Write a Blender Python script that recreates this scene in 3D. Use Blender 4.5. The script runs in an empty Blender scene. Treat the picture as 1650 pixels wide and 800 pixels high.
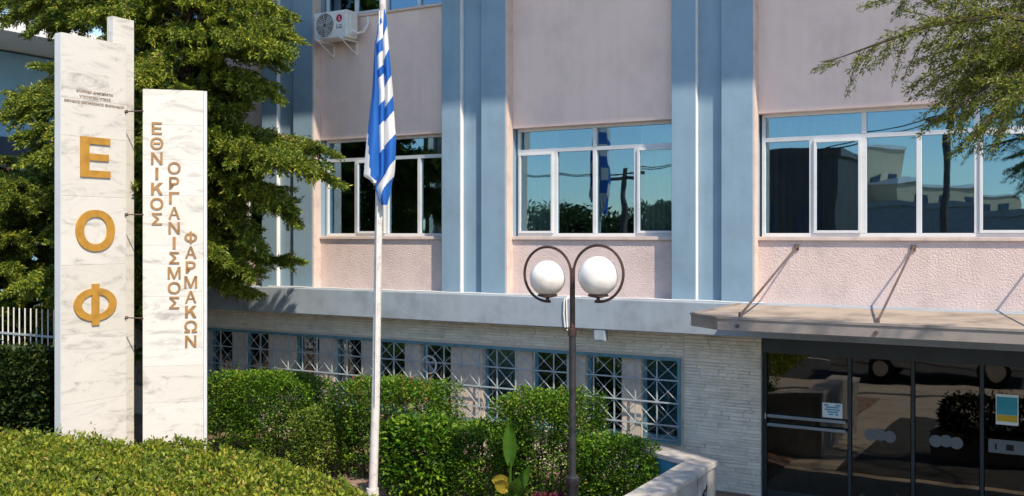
import bpy, bmesh, math, random
import numpy as np
from mathutils import Vector, Matrix, noise

# ------------------------------------------------------------------ camera, sky, sun, exposure
sc = bpy.context.scene
COL = sc.collection
R = math.radians
CAMY, CAMZ, YAW, F = -12.7, 3.45, 29.7, 1600.0
cam = bpy.data.cameras.new('camera'); camo = bpy.data.objects.new('camera', cam); COL.objects.link(camo)
camo.location = (0, CAMY, CAMZ); camo.rotation_euler = (R(90), 0, R(YAW))
cam.lens = 36 * F / 1650; cam.sensor_width = 36; cam.shift_y = -22 / 1650; cam.clip_end = 3000
sc.camera = camo
SUN = Vector((1.7, -1.0, 2.26)).normalized()
w = bpy.data.worlds.new('World'); sc.world = w; w.use_nodes = True
sk = w.node_tree.nodes.new('ShaderNodeTexSky'); sk.sky_type = 'NISHITA'; sk.sun_disc = False
sk.sun_elevation = math.asin(SUN.z); sk.sun_rotation = math.atan2(SUN.x, SUN.y)
sk.altitude = 1000; sk.air_density = 1.2; sk.dust_density = 0.0; sk.ozone_density = 2.0
w.node_tree.links.new(sk.outputs[0], w.node_tree.nodes['Background'].inputs[0])
w.node_tree.nodes['Background'].inputs[1].default_value = 0.15
sl = bpy.data.lights.new('sun', 'SUN'); sl.energy = 4.1; sl.angle = R(0.9); sl.color = (1, 0.87, 0.69)
slo = bpy.data.objects.new('sun', sl); COL.objects.link(slo); slo.rotation_euler = SUN.to_track_quat('Z', 'Y').to_euler()
sc.view_settings.view_transform = 'Standard'; sc.view_settings.look = 'None'
sc.view_settings.exposure = 0.58; sc.view_settings.gamma = 1
sc.cycles.max_bounces = 6; sc.cycles.diffuse_bounces = 3; sc.cycles.glossy_bounces = 3; sc.cycles.transparent_max_bounces = 10

def at(px, py, n):
    """world point seen at photo pixel (px,py) at distance n in front of the camera, measured along +Y"""
    a = math.atan((px - 825) / F); th = a - R(YAW)
    dep = n / math.cos(th) * math.cos(a)
    return Vector((n * math.tan(th), CAMY + n, CAMZ + (378 - py) / F * dep))

# ------------------------------------------------------------------ materials
MATS = {}
def nodes(name):
    m = bpy.data.materials.new(name); m.use_nodes = True
    nt = m.node_tree; nt.nodes.clear()
    out = nt.nodes.new('ShaderNodeOutputMaterial')
    MATS[name] = m
    return m, nt, out
def N(nt, t, **kw):
    n = nt.nodes.new(t)
    for k, v in kw.items():
        if k in n.inputs: n.inputs[k].default_value = v
        else: setattr(n, k, v)
    return n
def ramp(nt, stops):
    r = nt.nodes.new('ShaderNodeValToRGB')
    el = r.color_ramp.elements
    while len(el) < len(stops): el.new(0.5)
    for e, (p, c) in zip(el, stops): e.position = p; e.color = (*c, 1)
    return r
def paint(name, c, rough=0.7, metal=0.0, var=0.12, scale=3.0, bump=0.0, bscale=60, stain=None, streak=False, island=0.0, spec=0.4):
    m, nt, out = nodes(name); L = nt.links.new
    b = N(nt, 'ShaderNodeBsdfPrincipled'); b.inputs['Roughness'].default_value = rough
    b.inputs['Metallic'].default_value = metal; b.inputs['Specular IOR Level'].default_value = spec
    tc = N(nt, 'ShaderNodeTexCoord')
    n1 = N(nt, 'ShaderNodeTexNoise', Scale=scale, Detail=8.0, Roughness=0.65)
    L(tc.outputs['Object'], n1.inputs['Vector'])
    c = np.array(c); s = np.array(stain if stain is not None else c * (1 - 2.2 * var))
    r = ramp(nt, [(0.32, tuple(s)), (0.5, tuple(c)), (0.7, tuple(np.minimum(c * (1 + var), 0.9)))])
    L(n1.outputs[0], r.inputs[0]); col = r.outputs[0]
    if streak:
        mp = N(nt, 'ShaderNodeMapping'); mp.inputs['Scale'].default_value = (9, 9, 0.5); L(tc.outputs['Object'], mp.inputs[0])
        n2 = N(nt, 'ShaderNodeTexNoise', Scale=1.0, Detail=6.0); L(mp.outputs[0], n2.inputs['Vector'])
        r2 = ramp(nt, [(0.30, (0.80, 0.79, 0.78)), (0.6, (1, 1, 1))]); L(n2.outputs[0], r2.inputs[0])
        mx = N(nt, 'ShaderNodeMix', data_type='RGBA', blend_type='MULTIPLY'); n4 = N(nt, 'ShaderNodeTexNoise', Scale=0.8, Detail=3.0); L(tc.outputs['Object'], n4.inputs['Vector'])
        r4 = ramp(nt, [(0.42, (0.08,) * 3), (0.62, (0.38,) * 3)]); L(n4.outputs[0], r4.inputs[0]); L(r4.outputs[0], mx.inputs[0])
        L(col, mx.inputs[6]); L(r2.outputs[0], mx.inputs[7]); col = mx.outputs[2]
    if island:
        g = N(nt, 'ShaderNodeNewGeometry'); rr = ramp(nt, [(0, (1 - island,) * 3), (1, (1 + island,) * 3)])
        L(g.outputs['Random Per Island'], rr.inputs[0])
        mx = N(nt, 'ShaderNodeMix', data_type='RGBA', blend_type='MULTIPLY'); mx.inputs[0].default_value = 1
        L(col, mx.inputs[6]); L(rr.outputs[0], mx.inputs[7]); col = mx.outputs[2]
    L(col, b.inputs['Base Color'])
    if bump:
        n3 = N(nt, 'ShaderNodeTexNoise', Scale=bscale, Detail=4.0, Roughness=0.6); L(tc.outputs['Object'], n3.inputs['Vector'])
        bp = N(nt, 'ShaderNodeBump', Strength=bump, Distance=0.02); L(n3.outputs[0], bp.inputs['Height']); L(bp.outputs[0], b.inputs['Normal'])
    L(b.outputs[0], out.inputs[0])
    return m
def leafmat(name, stops, trans=0.35, rough=0.5):
    m, nt, out = nodes(name); L = nt.links.new
    g = N(nt, 'ShaderNodeNewGeometry'); r = ramp(nt, stops); L(g.outputs['Random Per Island'], r.inputs[0])
    tc = N(nt, 'ShaderNodeTexCoord'); n1 = N(nt, 'ShaderNodeTexNoise', Scale=1.7, Detail=3.0); L(tc.outputs['Object'], n1.inputs['Vector'])
    r2 = ramp(nt, [(0.3, (0.75, 0.82, 0.8)), (0.7, (1.25, 1.12, 0.9))]); L(n1.outputs[0], r2.inputs[0])
    mx = N(nt, 'ShaderNodeMix', data_type='RGBA', blend_type='MULTIPLY'); mx.inputs[0].default_value = 1
    L(r.outputs[0], mx.inputs[6]); L(r2.outputs[0], mx.inputs[7])
    b = N(nt, 'ShaderNodeBsdfPrincipled'); b.inputs['Roughness'].default_value = rough; b.inputs['Specular IOR Level'].default_value = 0.3
    L(mx.outputs[2], b.inputs['Base Color'])
    t = N(nt, 'ShaderNodeBsdfTranslucent'); L(mx.outputs[2], t.inputs[0])
    ms = N(nt, 'ShaderNodeMixShader'); ms.inputs[0].default_value = trans
    L(b.outputs[0], ms.inputs[1]); L(t.outputs[0], ms.inputs[2]); L(ms.outputs[0], out.inputs[0])
    return m
def glassmat(name, base, tint, wav=0.004, rtint=(0.85, 0.95, 1.0)):
    m, nt, out = nodes(name); L = nt.links.new
    fr = N(nt, 'ShaderNodeFresnel', IOR=1.5)
    ma = N(nt, 'ShaderNodeMath', operation='MULTIPLY_ADD'); ma.inputs[1].default_value = 1.6; ma.inputs[2].default_value = base; ma.use_clamp = True
    L(fr.outputs[0], ma.inputs[0])
    tr = N(nt, 'ShaderNodeBsdfTransparent'); tr.inputs[0].default_value = (*tint, 1)
    gl = N(nt, 'ShaderNodeBsdfGlossy'); gl.inputs['Roughness'].default_value = 0.01; gl.inputs[0].default_value = (*rtint, 1)
    tc = N(nt, 'ShaderNodeTexCoord'); n1 = N(nt, 'ShaderNodeTexNoise', Scale=1.6, Detail=1.0); L(tc.outputs['Object'], n1.inputs['Vector'])
    bp = N(nt, 'ShaderNodeBump', Strength=1.0, Distance=wav); L(n1.outputs[0], bp.inputs['Height'])
    L(bp.outputs[0], gl.inputs['Normal'])
    ms = N(nt, 'ShaderNodeMixShader'); L(ma.outputs[0], ms.inputs[0]); L(tr.outputs[0], ms.inputs[1]); L(gl.outputs[0], ms.inputs[2])
    L(ms.outputs[0], out.inputs[0]); return m

pink = paint('pink_render', (0.80, 0.62, 0.56), 0.9, var=0.05, scale=1.3, bump=0.25, bscale=60, streak=True)
pinkrough = paint('pink_roughcast', (0.70, 0.56, 0.53), 0.95, var=0.06, scale=2.5, bump=0.8, bscale=48, streak=True)
blue = paint('blue_grey_paint', (0.23, 0.34, 0.44), 0.75, var=0.06, scale=1.5, bump=0.08, bscale=30, streak=True)
ledgem = paint('ledge_paint', (0.31, 0.36, 0.42), 0.8, var=0.10, scale=2.0, bump=0.15, bscale=40, streak=True)
stone = paint('split_stone', (0.82, 0.735, 0.63), 0.95, var=0.07, scale=5, bump=0.3, bscale=45, island=0.08)
mortar = paint('mortar', (0.62, 0.55, 0.47), 0.95, var=0.1)
pier = paint('pier_stone', (0.60, 0.51, 0.43), 0.85, var=0.12, scale=4, bump=0.2, bscale=50)
alu = paint('aluminium_frame', (0.62, 0.64, 0.66), 0.45, var=0.04)
darkalu = paint('dark_door_frame', (0.035, 0.045, 0.05), 0.4, var=0.1)
barmetal = paint('brushed_bar', (0.30, 0.33, 0.37), 0.35, metal=0.5, var=0.05)
sillm = paint('sill_stone', (0.62, 0.50, 0.45), 0.8, var=0.08, scale=5)
grillem = paint('grille_paint', (0.36, 0.42, 0.45), 0.5, var=0.12, scale=8)
tealm = paint('teal_frame', (0.10, 0.24, 0.30), 0.5, var=0.15, scale=8)
inner = paint('room_wall', (0.22, 0.21, 0.2), 0.9, var=0.05)
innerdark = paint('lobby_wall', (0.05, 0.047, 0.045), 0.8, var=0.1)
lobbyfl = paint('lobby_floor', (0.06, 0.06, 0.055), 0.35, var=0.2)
curt_light = paint('pale_curtain', (0.62, 0.66, 0.60), 0.9, var=0.05)
curt_dark = paint('brown_curtain', (0.26, 0.20, 0.16), 0.9, var=0.1)
blindblue = paint('blue_blind', (0.12, 0.42, 0.56), 0.7, var=0.05)
curt_teal = paint('teal_curtain', (0.12, 0.30, 0.32), 0.9, var=0.05)
white = paint('white_enamel', (0.72, 0.71, 0.68), 0.45, var=0.05, scale=6)
greyd = paint('grey_plastic', (0.10, 0.10, 0.10), 0.6, var=0.1)
brown = paint('brown_steel', (0.06, 0.033, 0.028), 0.45, var=0.25, scale=12)
dkpole = paint('dark_post', (0.028, 0.028, 0.032), 0.5, var=0.3, scale=10)
polem = paint('pole_paint', (0.62, 0.60, 0.58), 0.5, var=0.08, scale=7, stain=(0.42, 0.38, 0.36))
gold = paint('ochre_letter', (0.45, 0.235, 0.04), 0.45, metal=0.0, var=0.12, scale=6)
brownletter = paint('brown_letter', (0.35, 0.19, 0.07), 0.5, var=0.2, scale=8)
smalllet = paint('faded_letter', (0.30, 0.24, 0.19), 0.7, var=0.2)
canopym = paint('canopy_sheet', (0.30, 0.26, 0.235), 0.6, var=0.12, scale=2.5, streak=True)
canopytop = paint('canopy_dusty_top', (0.37, 0.305, 0.255), 0.9, var=0.2, scale=2.0)
rust = paint('rusty_rod', (0.12, 0.085, 0.07), 0.6, var=0.3, scale=20)
conc = paint('wall_concrete', (0.36, 0.34, 0.33), 0.9, var=0.15, scale=5, bump=0.3, bscale=70)
coping = paint('coping_stone', (0.46, 0.43, 0.40), 0.9, var=0.15, scale=6, bump=0.2, bscale=60)
bluewall = paint('blue_painted_wall', (0.05, 0.24, 0.36), 0.7, var=0.15, scale=4)
soil = paint('soil', (0.30, 0.20, 0.15), 1.0, var=0.25, scale=6, bump=1.0, bscale=30)
paving = paint('paving', (0.48, 0.41, 0.33), 0.9, var=0.15, scale=1.2, bump=0.2, bscale=30)
asphalt = paint('asphalt', (0.06, 0.06, 0.06), 0.9, var=0.2, scale=2, bump=0.3, bscale=90)
grass = paint('dry_ground', (0.20, 0.18, 0.10), 1.0, var=0.25, scale=0.5)
kerbm = paint('kerb', (0.40, 0.38, 0.35), 0.9, var=0.1)
linem = paint('road_line', (0.75, 0.75, 0.72), 0.8, var=0.1)
beige = paint('beige_render', (0.62, 0.48, 0.32), 0.9, var=0.06, scale=1)
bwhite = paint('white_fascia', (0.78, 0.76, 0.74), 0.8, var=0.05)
nblue = paint('neighbour_blue_wall', (0.26, 0.46, 0.62), 0.8, var=0.06, scale=1)
navy = paint('navy_band', (0.012, 0.03, 0.07), 0.4, var=0.2)
bark = paint('bark', (0.10, 0.065, 0.045), 0.95, var=0.3, scale=9, bump=0.8, bscale=25)
twig = paint('twig', (0.085, 0.06, 0.045), 0.9, var=0.2)
woodpole = paint('weathered_wood', (0.14, 0.10, 0.075), 0.9, var=0.2, scale=6)
rubber = paint('tyre_rubber', (0.02, 0.02, 0.02), 0.8, var=0.1)
chrome = paint('wheel_alloy', (0.5, 0.5, 0.5), 0.3, metal=0.9, var=0.05)
red = paint('red_enamel', (0.55, 0.03, 0.02), 0.4, var=0.05)
crimson = paint('crimson_disc', (0.5, 0.01, 0.06), 0.4, var=0.03)
paper = paint('paper', (0.75, 0.78, 0.78), 0.8, var=0.02)
tealp = paint('teal_print', (0.04, 0.32, 0.42), 0.6, var=0.1)
yellowp = paint('yellow_print', (0.60, 0.38, 0.03), 0.6, var=0.05)
bluep = paint('blue_print', (0.08, 0.30, 0.48), 0.6, var=0.05)
frost = paint('frosted_film', (0.15, 0.16, 0.17), 0.8, var=0.03)
black = paint('black_paint', (0.012, 0.012, 0.014), 0.8, var=0.1)
carpaint1 = paint('car_silver', (0.45, 0.46, 0.47), 0.3, metal=0.6, var=0.02)
carpaint2 = paint('car_dark', (0.03, 0.035, 0.05), 0.25, var=0.02)
carpaint3 = paint('car_white', (0.72, 0.72, 0.71), 0.3, var=0.02)
winglass = glassmat('window_glass', 0.17, (0.74, 0.80, 0.79), 0.0022, (0.42, 0.70, 0.94))
doorglass = glassmat('door_glass', 0.03, (0.30, 0.32, 0.30), 0.0025, (0.95, 0.93, 0.88))
lowglass = glassmat('basement_glass', 0.06, (0.62, 0.70, 0.70), 0.002)
carglass = paint('car_glass', (0.01, 0.012, 0.015), 0.05, var=0.1, spec=0.6)
# opal globe
m, nt, out = nodes('opal_globe')
b = N(nt, 'ShaderNodeBsdfPrincipled'); b.inputs['Base Color'].default_value = (0.86, 0.84, 0.82, 1); b.inputs['Roughness'].default_value = 0.22
b.inputs['Subsurface Weight'].default_value = 0.4; b.inputs['Subsurface Radius'].default_value = (0.08, 0.07, 0.06)
tc = N(nt, 'ShaderNodeTexCoord'); n1 = N(nt, 'ShaderNodeTexNoise', Scale=5.0, Detail=6.0); nt.links.new(tc.outputs['Object'], n1.inputs['Vector'])
r1 = ramp(nt, [(0.3, (0.66, 0.63, 0.59)), (0.6, (0.86, 0.84, 0.82))]); nt.links.new(n1.outputs[0], r1.inputs[0]); nt.links.new(r1.outputs[0], b.inputs['Base Color'])
nt.links.new(b.outputs[0], out.inputs[0]); opal = m
# marble
m, nt, out = nodes('marble'); L = nt.links.new
tc = N(nt, 'ShaderNodeTexCoord'); mp = N(nt, 'ShaderNodeMapping'); mp.inputs['Rotation'].default_value = (R(24), R(-20), R(10)); mp.inputs['Scale'].default_value = (1.0, 1.0, 3.2)
L(tc.outputs['Object'], mp.inputs[0])
n0 = N(nt, 'ShaderNodeTexNoise', Scale=1.6, Detail=10.0, Roughness=0.72, Distortion=1.4); L(mp.outputs[0], n0.inputs['Vector'])
r0 = ramp(nt, [(0.30, (0.34, 0.33, 0.32)), (0.41, (0.55, 0.53, 0.50)), (0.48, (0.66, 0.64, 0.605)), (0.75, (0.71, 0.685, 0.65))])
L(n0.outputs[0], r0.inputs[0])
g = N(nt, 'ShaderNodeObjectInfo'); rr = ramp(nt, [(0, (0.93, 0.92, 0.90)), (1, (1.0, 1.0, 1.0))]); L(g.outputs['Random'], rr.inputs[0])
mx = N(nt, 'ShaderNodeMix', data_type='RGBA', blend_type='MULTIPLY'); mx.inputs[0].default_value = 1; L(r0.outputs[0], mx.inputs[6]); L(rr.outputs[0], mx.inputs[7])
b = N(nt, 'ShaderNodeBsdfPrincipled'); b.inputs['Roughness'].default_value = 0.4; L(mx.outputs[2], b.inputs['Base Color']); L(b.outputs[0], out.inputs[0]); marble = m
# flag: stripe coordinate in UV.y (1 = one blue and one white band), UV.x < 0 means plain blue, > 1.5 plain white
m, nt, out = nodes('flag_cloth'); L = nt.links.new
uv = N(nt, 'ShaderNodeUVMap'); sx = N(nt, 'ShaderNodeSeparateXYZ'); L(uv.outputs[0], sx.inputs[0])
fr = N(nt, 'ShaderNodeMath', operation='FRACT'); L(sx.outputs[1], fr.inputs[0])
gt = N(nt, 'ShaderNodeMath', operation='GREATER_THAN'); gt.inputs[1].default_value = 0.5; L(fr.outputs[0], gt.inputs[0])
g0 = N(nt, 'ShaderNodeMath', operation='GREATER_THAN'); g0.inputs[1].default_value = 0.0; L(sx.outputs[0], g0.inputs[0])
mu = N(nt, 'ShaderNodeMath', operation='MULTIPLY'); L(gt.outputs[0], mu.inputs[0]); L(g0.outputs[0], mu.inputs[1])
g1 = N(nt, 'ShaderNodeMath', operation='GREATER_THAN'); g1.inputs[1].default_value = 1.5; L(sx.outputs[0], g1.inputs[0])
mm = N(nt, 'ShaderNodeMath', operation='MAXIMUM'); L(mu.outputs[0], mm.inputs[0]); L(g1.outputs[0], mm.inputs[1])
mx = N(nt, 'ShaderNodeMix', data_type='RGBA'); mx.inputs[6].default_value = (0.012, 0.13, 0.50, 1); mx.inputs[7].default_value = (0.80, 0.80, 0.80, 1)
L(mm.outputs[0], mx.inputs[0])
b = N(nt, 'ShaderNodeBsdfPrincipled'); b.inputs['Roughness'].default_value = 0.75; L(mx.outputs[2], b.inputs['Base Color'])
t = N(nt, 'ShaderNodeBsdfTranslucent'); L(mx.outputs[2], t.inputs[0]); ms = N(nt, 'ShaderNodeMixShader'); ms.inputs[0].default_value = 0.2
L(b.outputs[0], ms.inputs[1]); L(t.outputs[0], ms.inputs[2]); L(ms.outputs[0], out.inputs[0]); flagm = m

lf_hedge = leafmat('hedge_leaf', [(0, (0.06, 0.11, 0.012)), (0.5, (0.175, 0.245, 0.022)), (0.92, (0.37, 0.40, 0.05)), (1, (0.42, 0.26, 0.08))], 0.3)
lf_bush = leafmat('bush_leaf', [(0, (0.018, 0.06, 0.005)), (0.55, (0.065, 0.17, 0.010)), (0.97, (0.21, 0.34, 0.026)), (1, (0.32, 0.20, 0.04))], 0.2)
lf_pale = leafmat('pale_bush_leaf', [(0, (0.05, 0.10, 0.012)), (0.6, (0.13, 0.21, 0.025)), (1, (0.25, 0.32, 0.05))], 0.2)
lf_con = leafmat('conifer_needles', [(0, (0.04, 0.08, 0.012)), (0.5, (0.125, 0.19, 0.022)), (0.85, (0.29, 0.35, 0.04)), (1, (0.44, 0.42, 0.07))], 0.25)
lf_ced = leafmat('cedar_needles', [(0, (0.05, 0.08, 0.012)), (0.5, (0.13, 0.17, 0.02)), (1, (0.26, 0.28, 0.035))], 0.3)
lf_tree = leafmat('street_tree_leaf', [(0, (0.03, 0.06, 0.012)), (1, (0.09, 0.13, 0.03))], 0.25)
lf_red = leafmat('red_shoot_leaf', [(0, (0.10, 0.16, 0.02)), (0.5, (0.30, 0.12, 0.05)), (1, (0.42, 0.16, 0.09))], 0.3)
lf_dark = leafmat('dark_shrub_leaf', [(0, (0.012, 0.028, 0.006)), (0.9, (0.03, 0.06, 0.012)), (1, (0.20, 0.20, 0.03))], 0.2)  # dark tones stand in for tree shade on the far-left shrub
lf_canna = leafmat('canna_leaf', [(0, (0.05, 0.14, 0.015)), (1, (0.08, 0.18, 0.02))], 0.4)
lf_yellow = leafmat('withered_leaf', [(0, (0.42, 0.28, 0.03)), (1, (0.34, 0.30, 0.05))], 0.4)
lf_purple = leafmat('burgundy_leaf', [(0, (0.07, 0.012, 0.03)), (1, (0.16, 0.03, 0.05))], 0.3)

# ------------------------------------------------------------------ mesh helpers
def wloc(o):
    v = Vector((0, 0, 0))
    while o is not None: v += o.location; o = o.parent
    return v
def tag(o, label=None, cat=None, group=None, kind=None):
    if label: o['label'] = label
    if cat: o['category'] = cat
    if group: o['group'] = group
    if kind: o['kind'] = kind
    return o
def thing(name, loc, label, cat, group=None):
    o = bpy.data.objects.new(name, None); COL.objects.link(o); o.location = loc; o.empty_display_size = 0.2
    return tag(o, label, cat, group)
def link(name, me, parent=None, loc=None):
    o = bpy.data.objects.new(name, me); COL.objects.link(o)
    if parent is not None: o.parent = parent
    if loc is not None: o.location = Vector(loc) - (wloc(parent) if parent is not None else Vector((0, 0, 0)))
    return o
class MB:
    def __init__(s): s.v = []; s.f = []
    def add(s, vs, fs):
        b = len(s.v); s.v += [tuple(v) for v in vs]; s.f += [tuple(b + i for i in f) for f in fs]; return s
    def box(s, x0, x1, y0, y1, z0, z1):
        return s.add([(x0, y0, z0), (x1, y0, z0), (x1, y1, z0), (x0, y1, z0), (x0, y0, z1), (x1, y0, z1), (x1, y1, z1), (x0, y1, z1)],
                     [(3, 2, 1, 0), (4, 5, 6, 7), (0, 1, 5, 4), (1, 2, 6, 5), (2, 3, 7, 6), (3, 0, 4, 7)])
    def obox(s, o, u, v, n, a0, a1, b0, b1, c0, c1):
        o, u, v, n = map(Vector, (o, u, v, n))
        P = [o + u * a + v * b + n * c for c in (c0, c1) for a, b in ((a0, b0), (a1, b0), (a1, b1), (a0, b1))]
        return s.add(P, [(3, 2, 1, 0), (4, 5, 6, 7), (0, 1, 5, 4), (1, 2, 6, 5), (2, 3, 7, 6), (3, 0, 4, 7)])
    def prism(s, poly, z0, z1):
        n = len(poly); vs = [(x, y, z0) for x, y in poly] + [(x, y, z1) for x, y in poly]
        return s.add(vs, [tuple(range(n - 1, -1, -1)), tuple(range(n, 2 * n))] + [(i, (i + 1) % n, n + (i + 1) % n, n + i) for i in range(n)])
    def tube(s, pts, rad, k=8, caps=True):
        pts = [Vector(p) for p in pts]; n = len(pts)
        if not hasattr(rad, '__len__'): rad = [rad] * n
        base = len(s.v); up = None
        for i, p in enumerate(pts):
            d = (pts[min(i + 1, n - 1)] - pts[max(i - 1, 0)])
            if d.length < 1e-9: d = Vector((0, 0, 1))
            d.normalize()
            if up is None: up = Vector((0, 0, 1)) if abs(d.z) < 0.9 else Vector((1, 0, 0))
            a = d.cross(up)
            if a.length < 1e-4: a = d.cross(Vector((0, 1, 0.3)))
            a.normalize(); bb = a.cross(d); up = bb
            for j in range(k):
                t = 2 * math.pi * j / k
                s.v.append(tuple(p + (a * math.cos(t) + bb * math.sin(t)) * rad[i]))
        for i in range(n - 1):
            for j in range(k):
                s.f.append((base + i * k + j, base + (i + 1) * k + j, base + (i + 1) * k + (j + 1) % k, base + i * k + (j + 1) % k))
        if caps:
            s.f.append(tuple(base + j for j in range(k))); s.f.append(tuple(base + (n - 1) * k + j for j in range(k - 1, -1, -1)))
        return s
    def lathe(s, prof, c=(0, 0), k=24):
        base = len(s.v); n = len(prof)
        for r, z in prof:
            for j in range(k):
                t = 2 * math.pi * j / k; s.v.append((c[0] + r * math.cos(t), c[1] + r * math.sin(t), z))
        for i in range(n - 1):
            for j in range(k):
                s.f.append((base + i * k + j, base + i * k + (j + 1) % k, base + (i + 1) * k + (j + 1) % k, base + (i + 1) * k + j))
        s.f.append(tuple(base + j for j in range(k - 1, -1, -1))); s.f.append(tuple(base + (n - 1) * k + j for j in range(k)))
        return s
    def mesh(s, name, mat, off=Vector((0, 0, 0)), bevel=0, smooth=False):
        me = bpy.data.meshes.new(name); me.from_pydata([(x - off.x, y - off.y, z - off.z) for x, y, z in s.v], [], s.f); me.update()
        bm = bmesh.new(); bm.from_mesh(me); bmesh.ops.recalc_face_normals(bm, faces=bm.faces)
        if bevel: bmesh.ops.bevel(bm, geom=list(bm.edges), offset=bevel, segments=2, affect='EDGES', profile=0.5)
        bm.to_mesh(me); bm.free()
        if smooth:
            me.polygons.foreach_set('use_smooth', [True] * len(me.polygons))
            me.set_sharp_from_angle(angle=R(40))
        me.materials.append(mat); return me
    def build(s, name, mat, parent=None, bevel=0, smooth=False):
        return link(name, s.mesh(name, mat, wloc(parent) if parent is not None else Vector((0, 0, 0)), bevel, smooth), parent)
def box(name, mat, parent, x0, x1, y0, y1, z0, z1, bevel=0): return MB().box(x0, x1, y0, y1, z0, z1).build(name, mat, parent, bevel)
def struct(name, mb, mat, bevel=0): return tag(mb.build(name, mat, None, bevel), kind='structure')

def leaves(name, mat, parent, P, D, L, W, rng, flat=None):
    """one mesh of many leaf-sized diamond faces: P points, D pointing directions"""
    n = len(P); D = D / np.linalg.norm(D, axis=1, keepdims=True)
    rv = rng.normal(size=(n, 3)) if flat is None else np.tile(np.array(flat, float), (n, 1)) + rng.normal(size=(n, 3)) * 0.45
    S = np.cross(D, rv); S /= np.linalg.norm(S, axis=1, keepdims=True) + 1e-9
    Nn = np.cross(S, D)
    L = np.broadcast_to(L, n)[:, None] * rng.uniform(0.5, 1.5, (n, 1)); W = np.broadcast_to(W, n)[:, None] * rng.uniform(0.7, 1.25, (n, 1))
    off = np.array(wloc(parent)) if parent is not None else 0
    V = np.empty((n, 4, 3)); P = P - off
    V[:, 0] = P; V[:, 1] = P + D * L * 0.5 + S * W * 0.5 + Nn * W * 0.2; V[:, 2] = P + D * L; V[:, 3] = P + D * L * 0.5 - S * W * 0.5 + Nn * W * 0.2
    me = bpy.data.meshes.new(name)
    me.vertices.add(4 * n); me.vertices.foreach_set('co', V.reshape(-1).astype(np.float32))
    me.loops.add(4 * n); me.loops.foreach_set('vertex_index', np.arange(4 * n, dtype=np.int32))
    me.polygons.add(n); me.polygons.foreach_set('loop_start', np.arange(0, 4 * n, 4, dtype=np.int32)); me.polygons.foreach_set('loop_total', np.full(n, 4, dtype=np.int32))
    me.update(calc_edges=True); me.materials.append(mat)
    return link(name, me, parent)

GLY = {}
def glyph(ch, bold=0.02, ext=0.03):
    """mesh verts/faces of a letter, normalised to a unit box centred at 0"""
    k = (ch, bold)
    if k in GLY: return GLY[k]
    c = bpy.data.curves.new('g', 'FONT'); c.body = ch; c.extrude = ext; c.offset = bold; c.resolution_u = 6
    o = bpy.data.objects.new('g', c); COL.objects.link(o); bpy.context.view_layer.update()
    me = bpy.data.meshes.new_from_object(o.evaluated_get(bpy.context.evaluated_depsgraph_get()))
    v = np.array([x.co[:] for x in me.vertices]); f = [tuple(p.vertices) for p in me.polygons]
    bpy.data.objects.remove(o); bpy.data.curves.remove(c); bpy.data.meshes.remove(me)
    lo, hi = v.min(0), v.max(0); dim = hi - lo
    v = (v - (lo + hi) / 2); asp = dim[0] / dim[1]
    v[:, 0] /= dim[0]; v[:, 1] /= dim[1]; v[:, 2] = v[:, 2] / dim[2]
    GLY[k] = (v, f, asp); return GLY[k]
def phi_glyph():
    v, f = [], []; n = 40
    for rx, ry in ((0.5, 0.40), (0.32, 0.245)):
        for z in (-0.5, 0.5): v += [(rx * math.cos(2 * math.pi * i / n), ry * math.sin(2 * math.pi * i / n), z) for i in range(n)]
    for i in range(n):
        j = (i + 1) % n
        f += [(n + i, n + j, 3 * n + j, 3 * n + i), (i, 2 * n + i, 2 * n + j, j), (i, j, n + j, n + i), (2 * n + i, 3 * n + i, 3 * n + j, 2 * n + j)]
    b = len(v); v += [(x, y, z) for z in (-0.5, 0.56) for x, y in ((-0.085, -0.5), (0.085, -0.5), (0.085, 0.5), (-0.085, 0.5))]
    f += [tuple(b + q for q in t) for t in ((3, 2, 1, 0), (4, 5, 6, 7), (0, 1, 5, 4), (1, 2, 6, 5), (2, 3, 7, 6), (3, 0, 4, 7))]
    return np.array(v), f, 1.1
def kappa_glyph():
    v, f = [], []
    for poly, z1 in (([(-0.5, -0.5), (-0.26, -0.5), (-0.26, 0.5), (-0.5, 0.5)], 0.5), ([(-0.255, -0.20), (0.5, 0.5), (0.18, 0.5), (-0.255, 0.09)], 0.47), ([(-0.08, 0.02), (0.22, -0.5), (0.5, -0.5), (0.10, 0.17)], 0.49)):
        b = len(v); n = len(poly); v += [(x, y, -0.5) for x, y in poly] + [(x, y, z1) for x, y in poly]
        f += [tuple(b + i for i in range(n - 1, -1, -1)), tuple(b + n + i for i in range(n))] + [(b + i, b + (i + 1) % n, b + n + (i + 1) % n, b + n + i) for i in range(n)]
    return np.array(v), f, 0.9
def letter(name, ch, mat, parent, c, r, n, wd, ht, depth, bold=0.02):
    v, f, asp = phi_glyph() if ch == 'Φ' else kappa_glyph() if ch == 'Κ' else glyph(ch, bold)
    if wd is None: wd = ht * asp
    c, r, n = Vector(c), Vector(r), Vector(n); u = Vector((0, 0, 1)); mb = MB()
    mb.add([c + r * (x * wd) + u * (y * ht) + n * ((z + 0.5) * depth) for x, y, z in v], f)
    off = wloc(parent); me = bpy.data.meshes.new(name); me.from_pydata([tuple(Vector(p) - off) for p in mb.v], [], mb.f); me.materials.append(mat)
    return link(name, me, parent)

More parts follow.
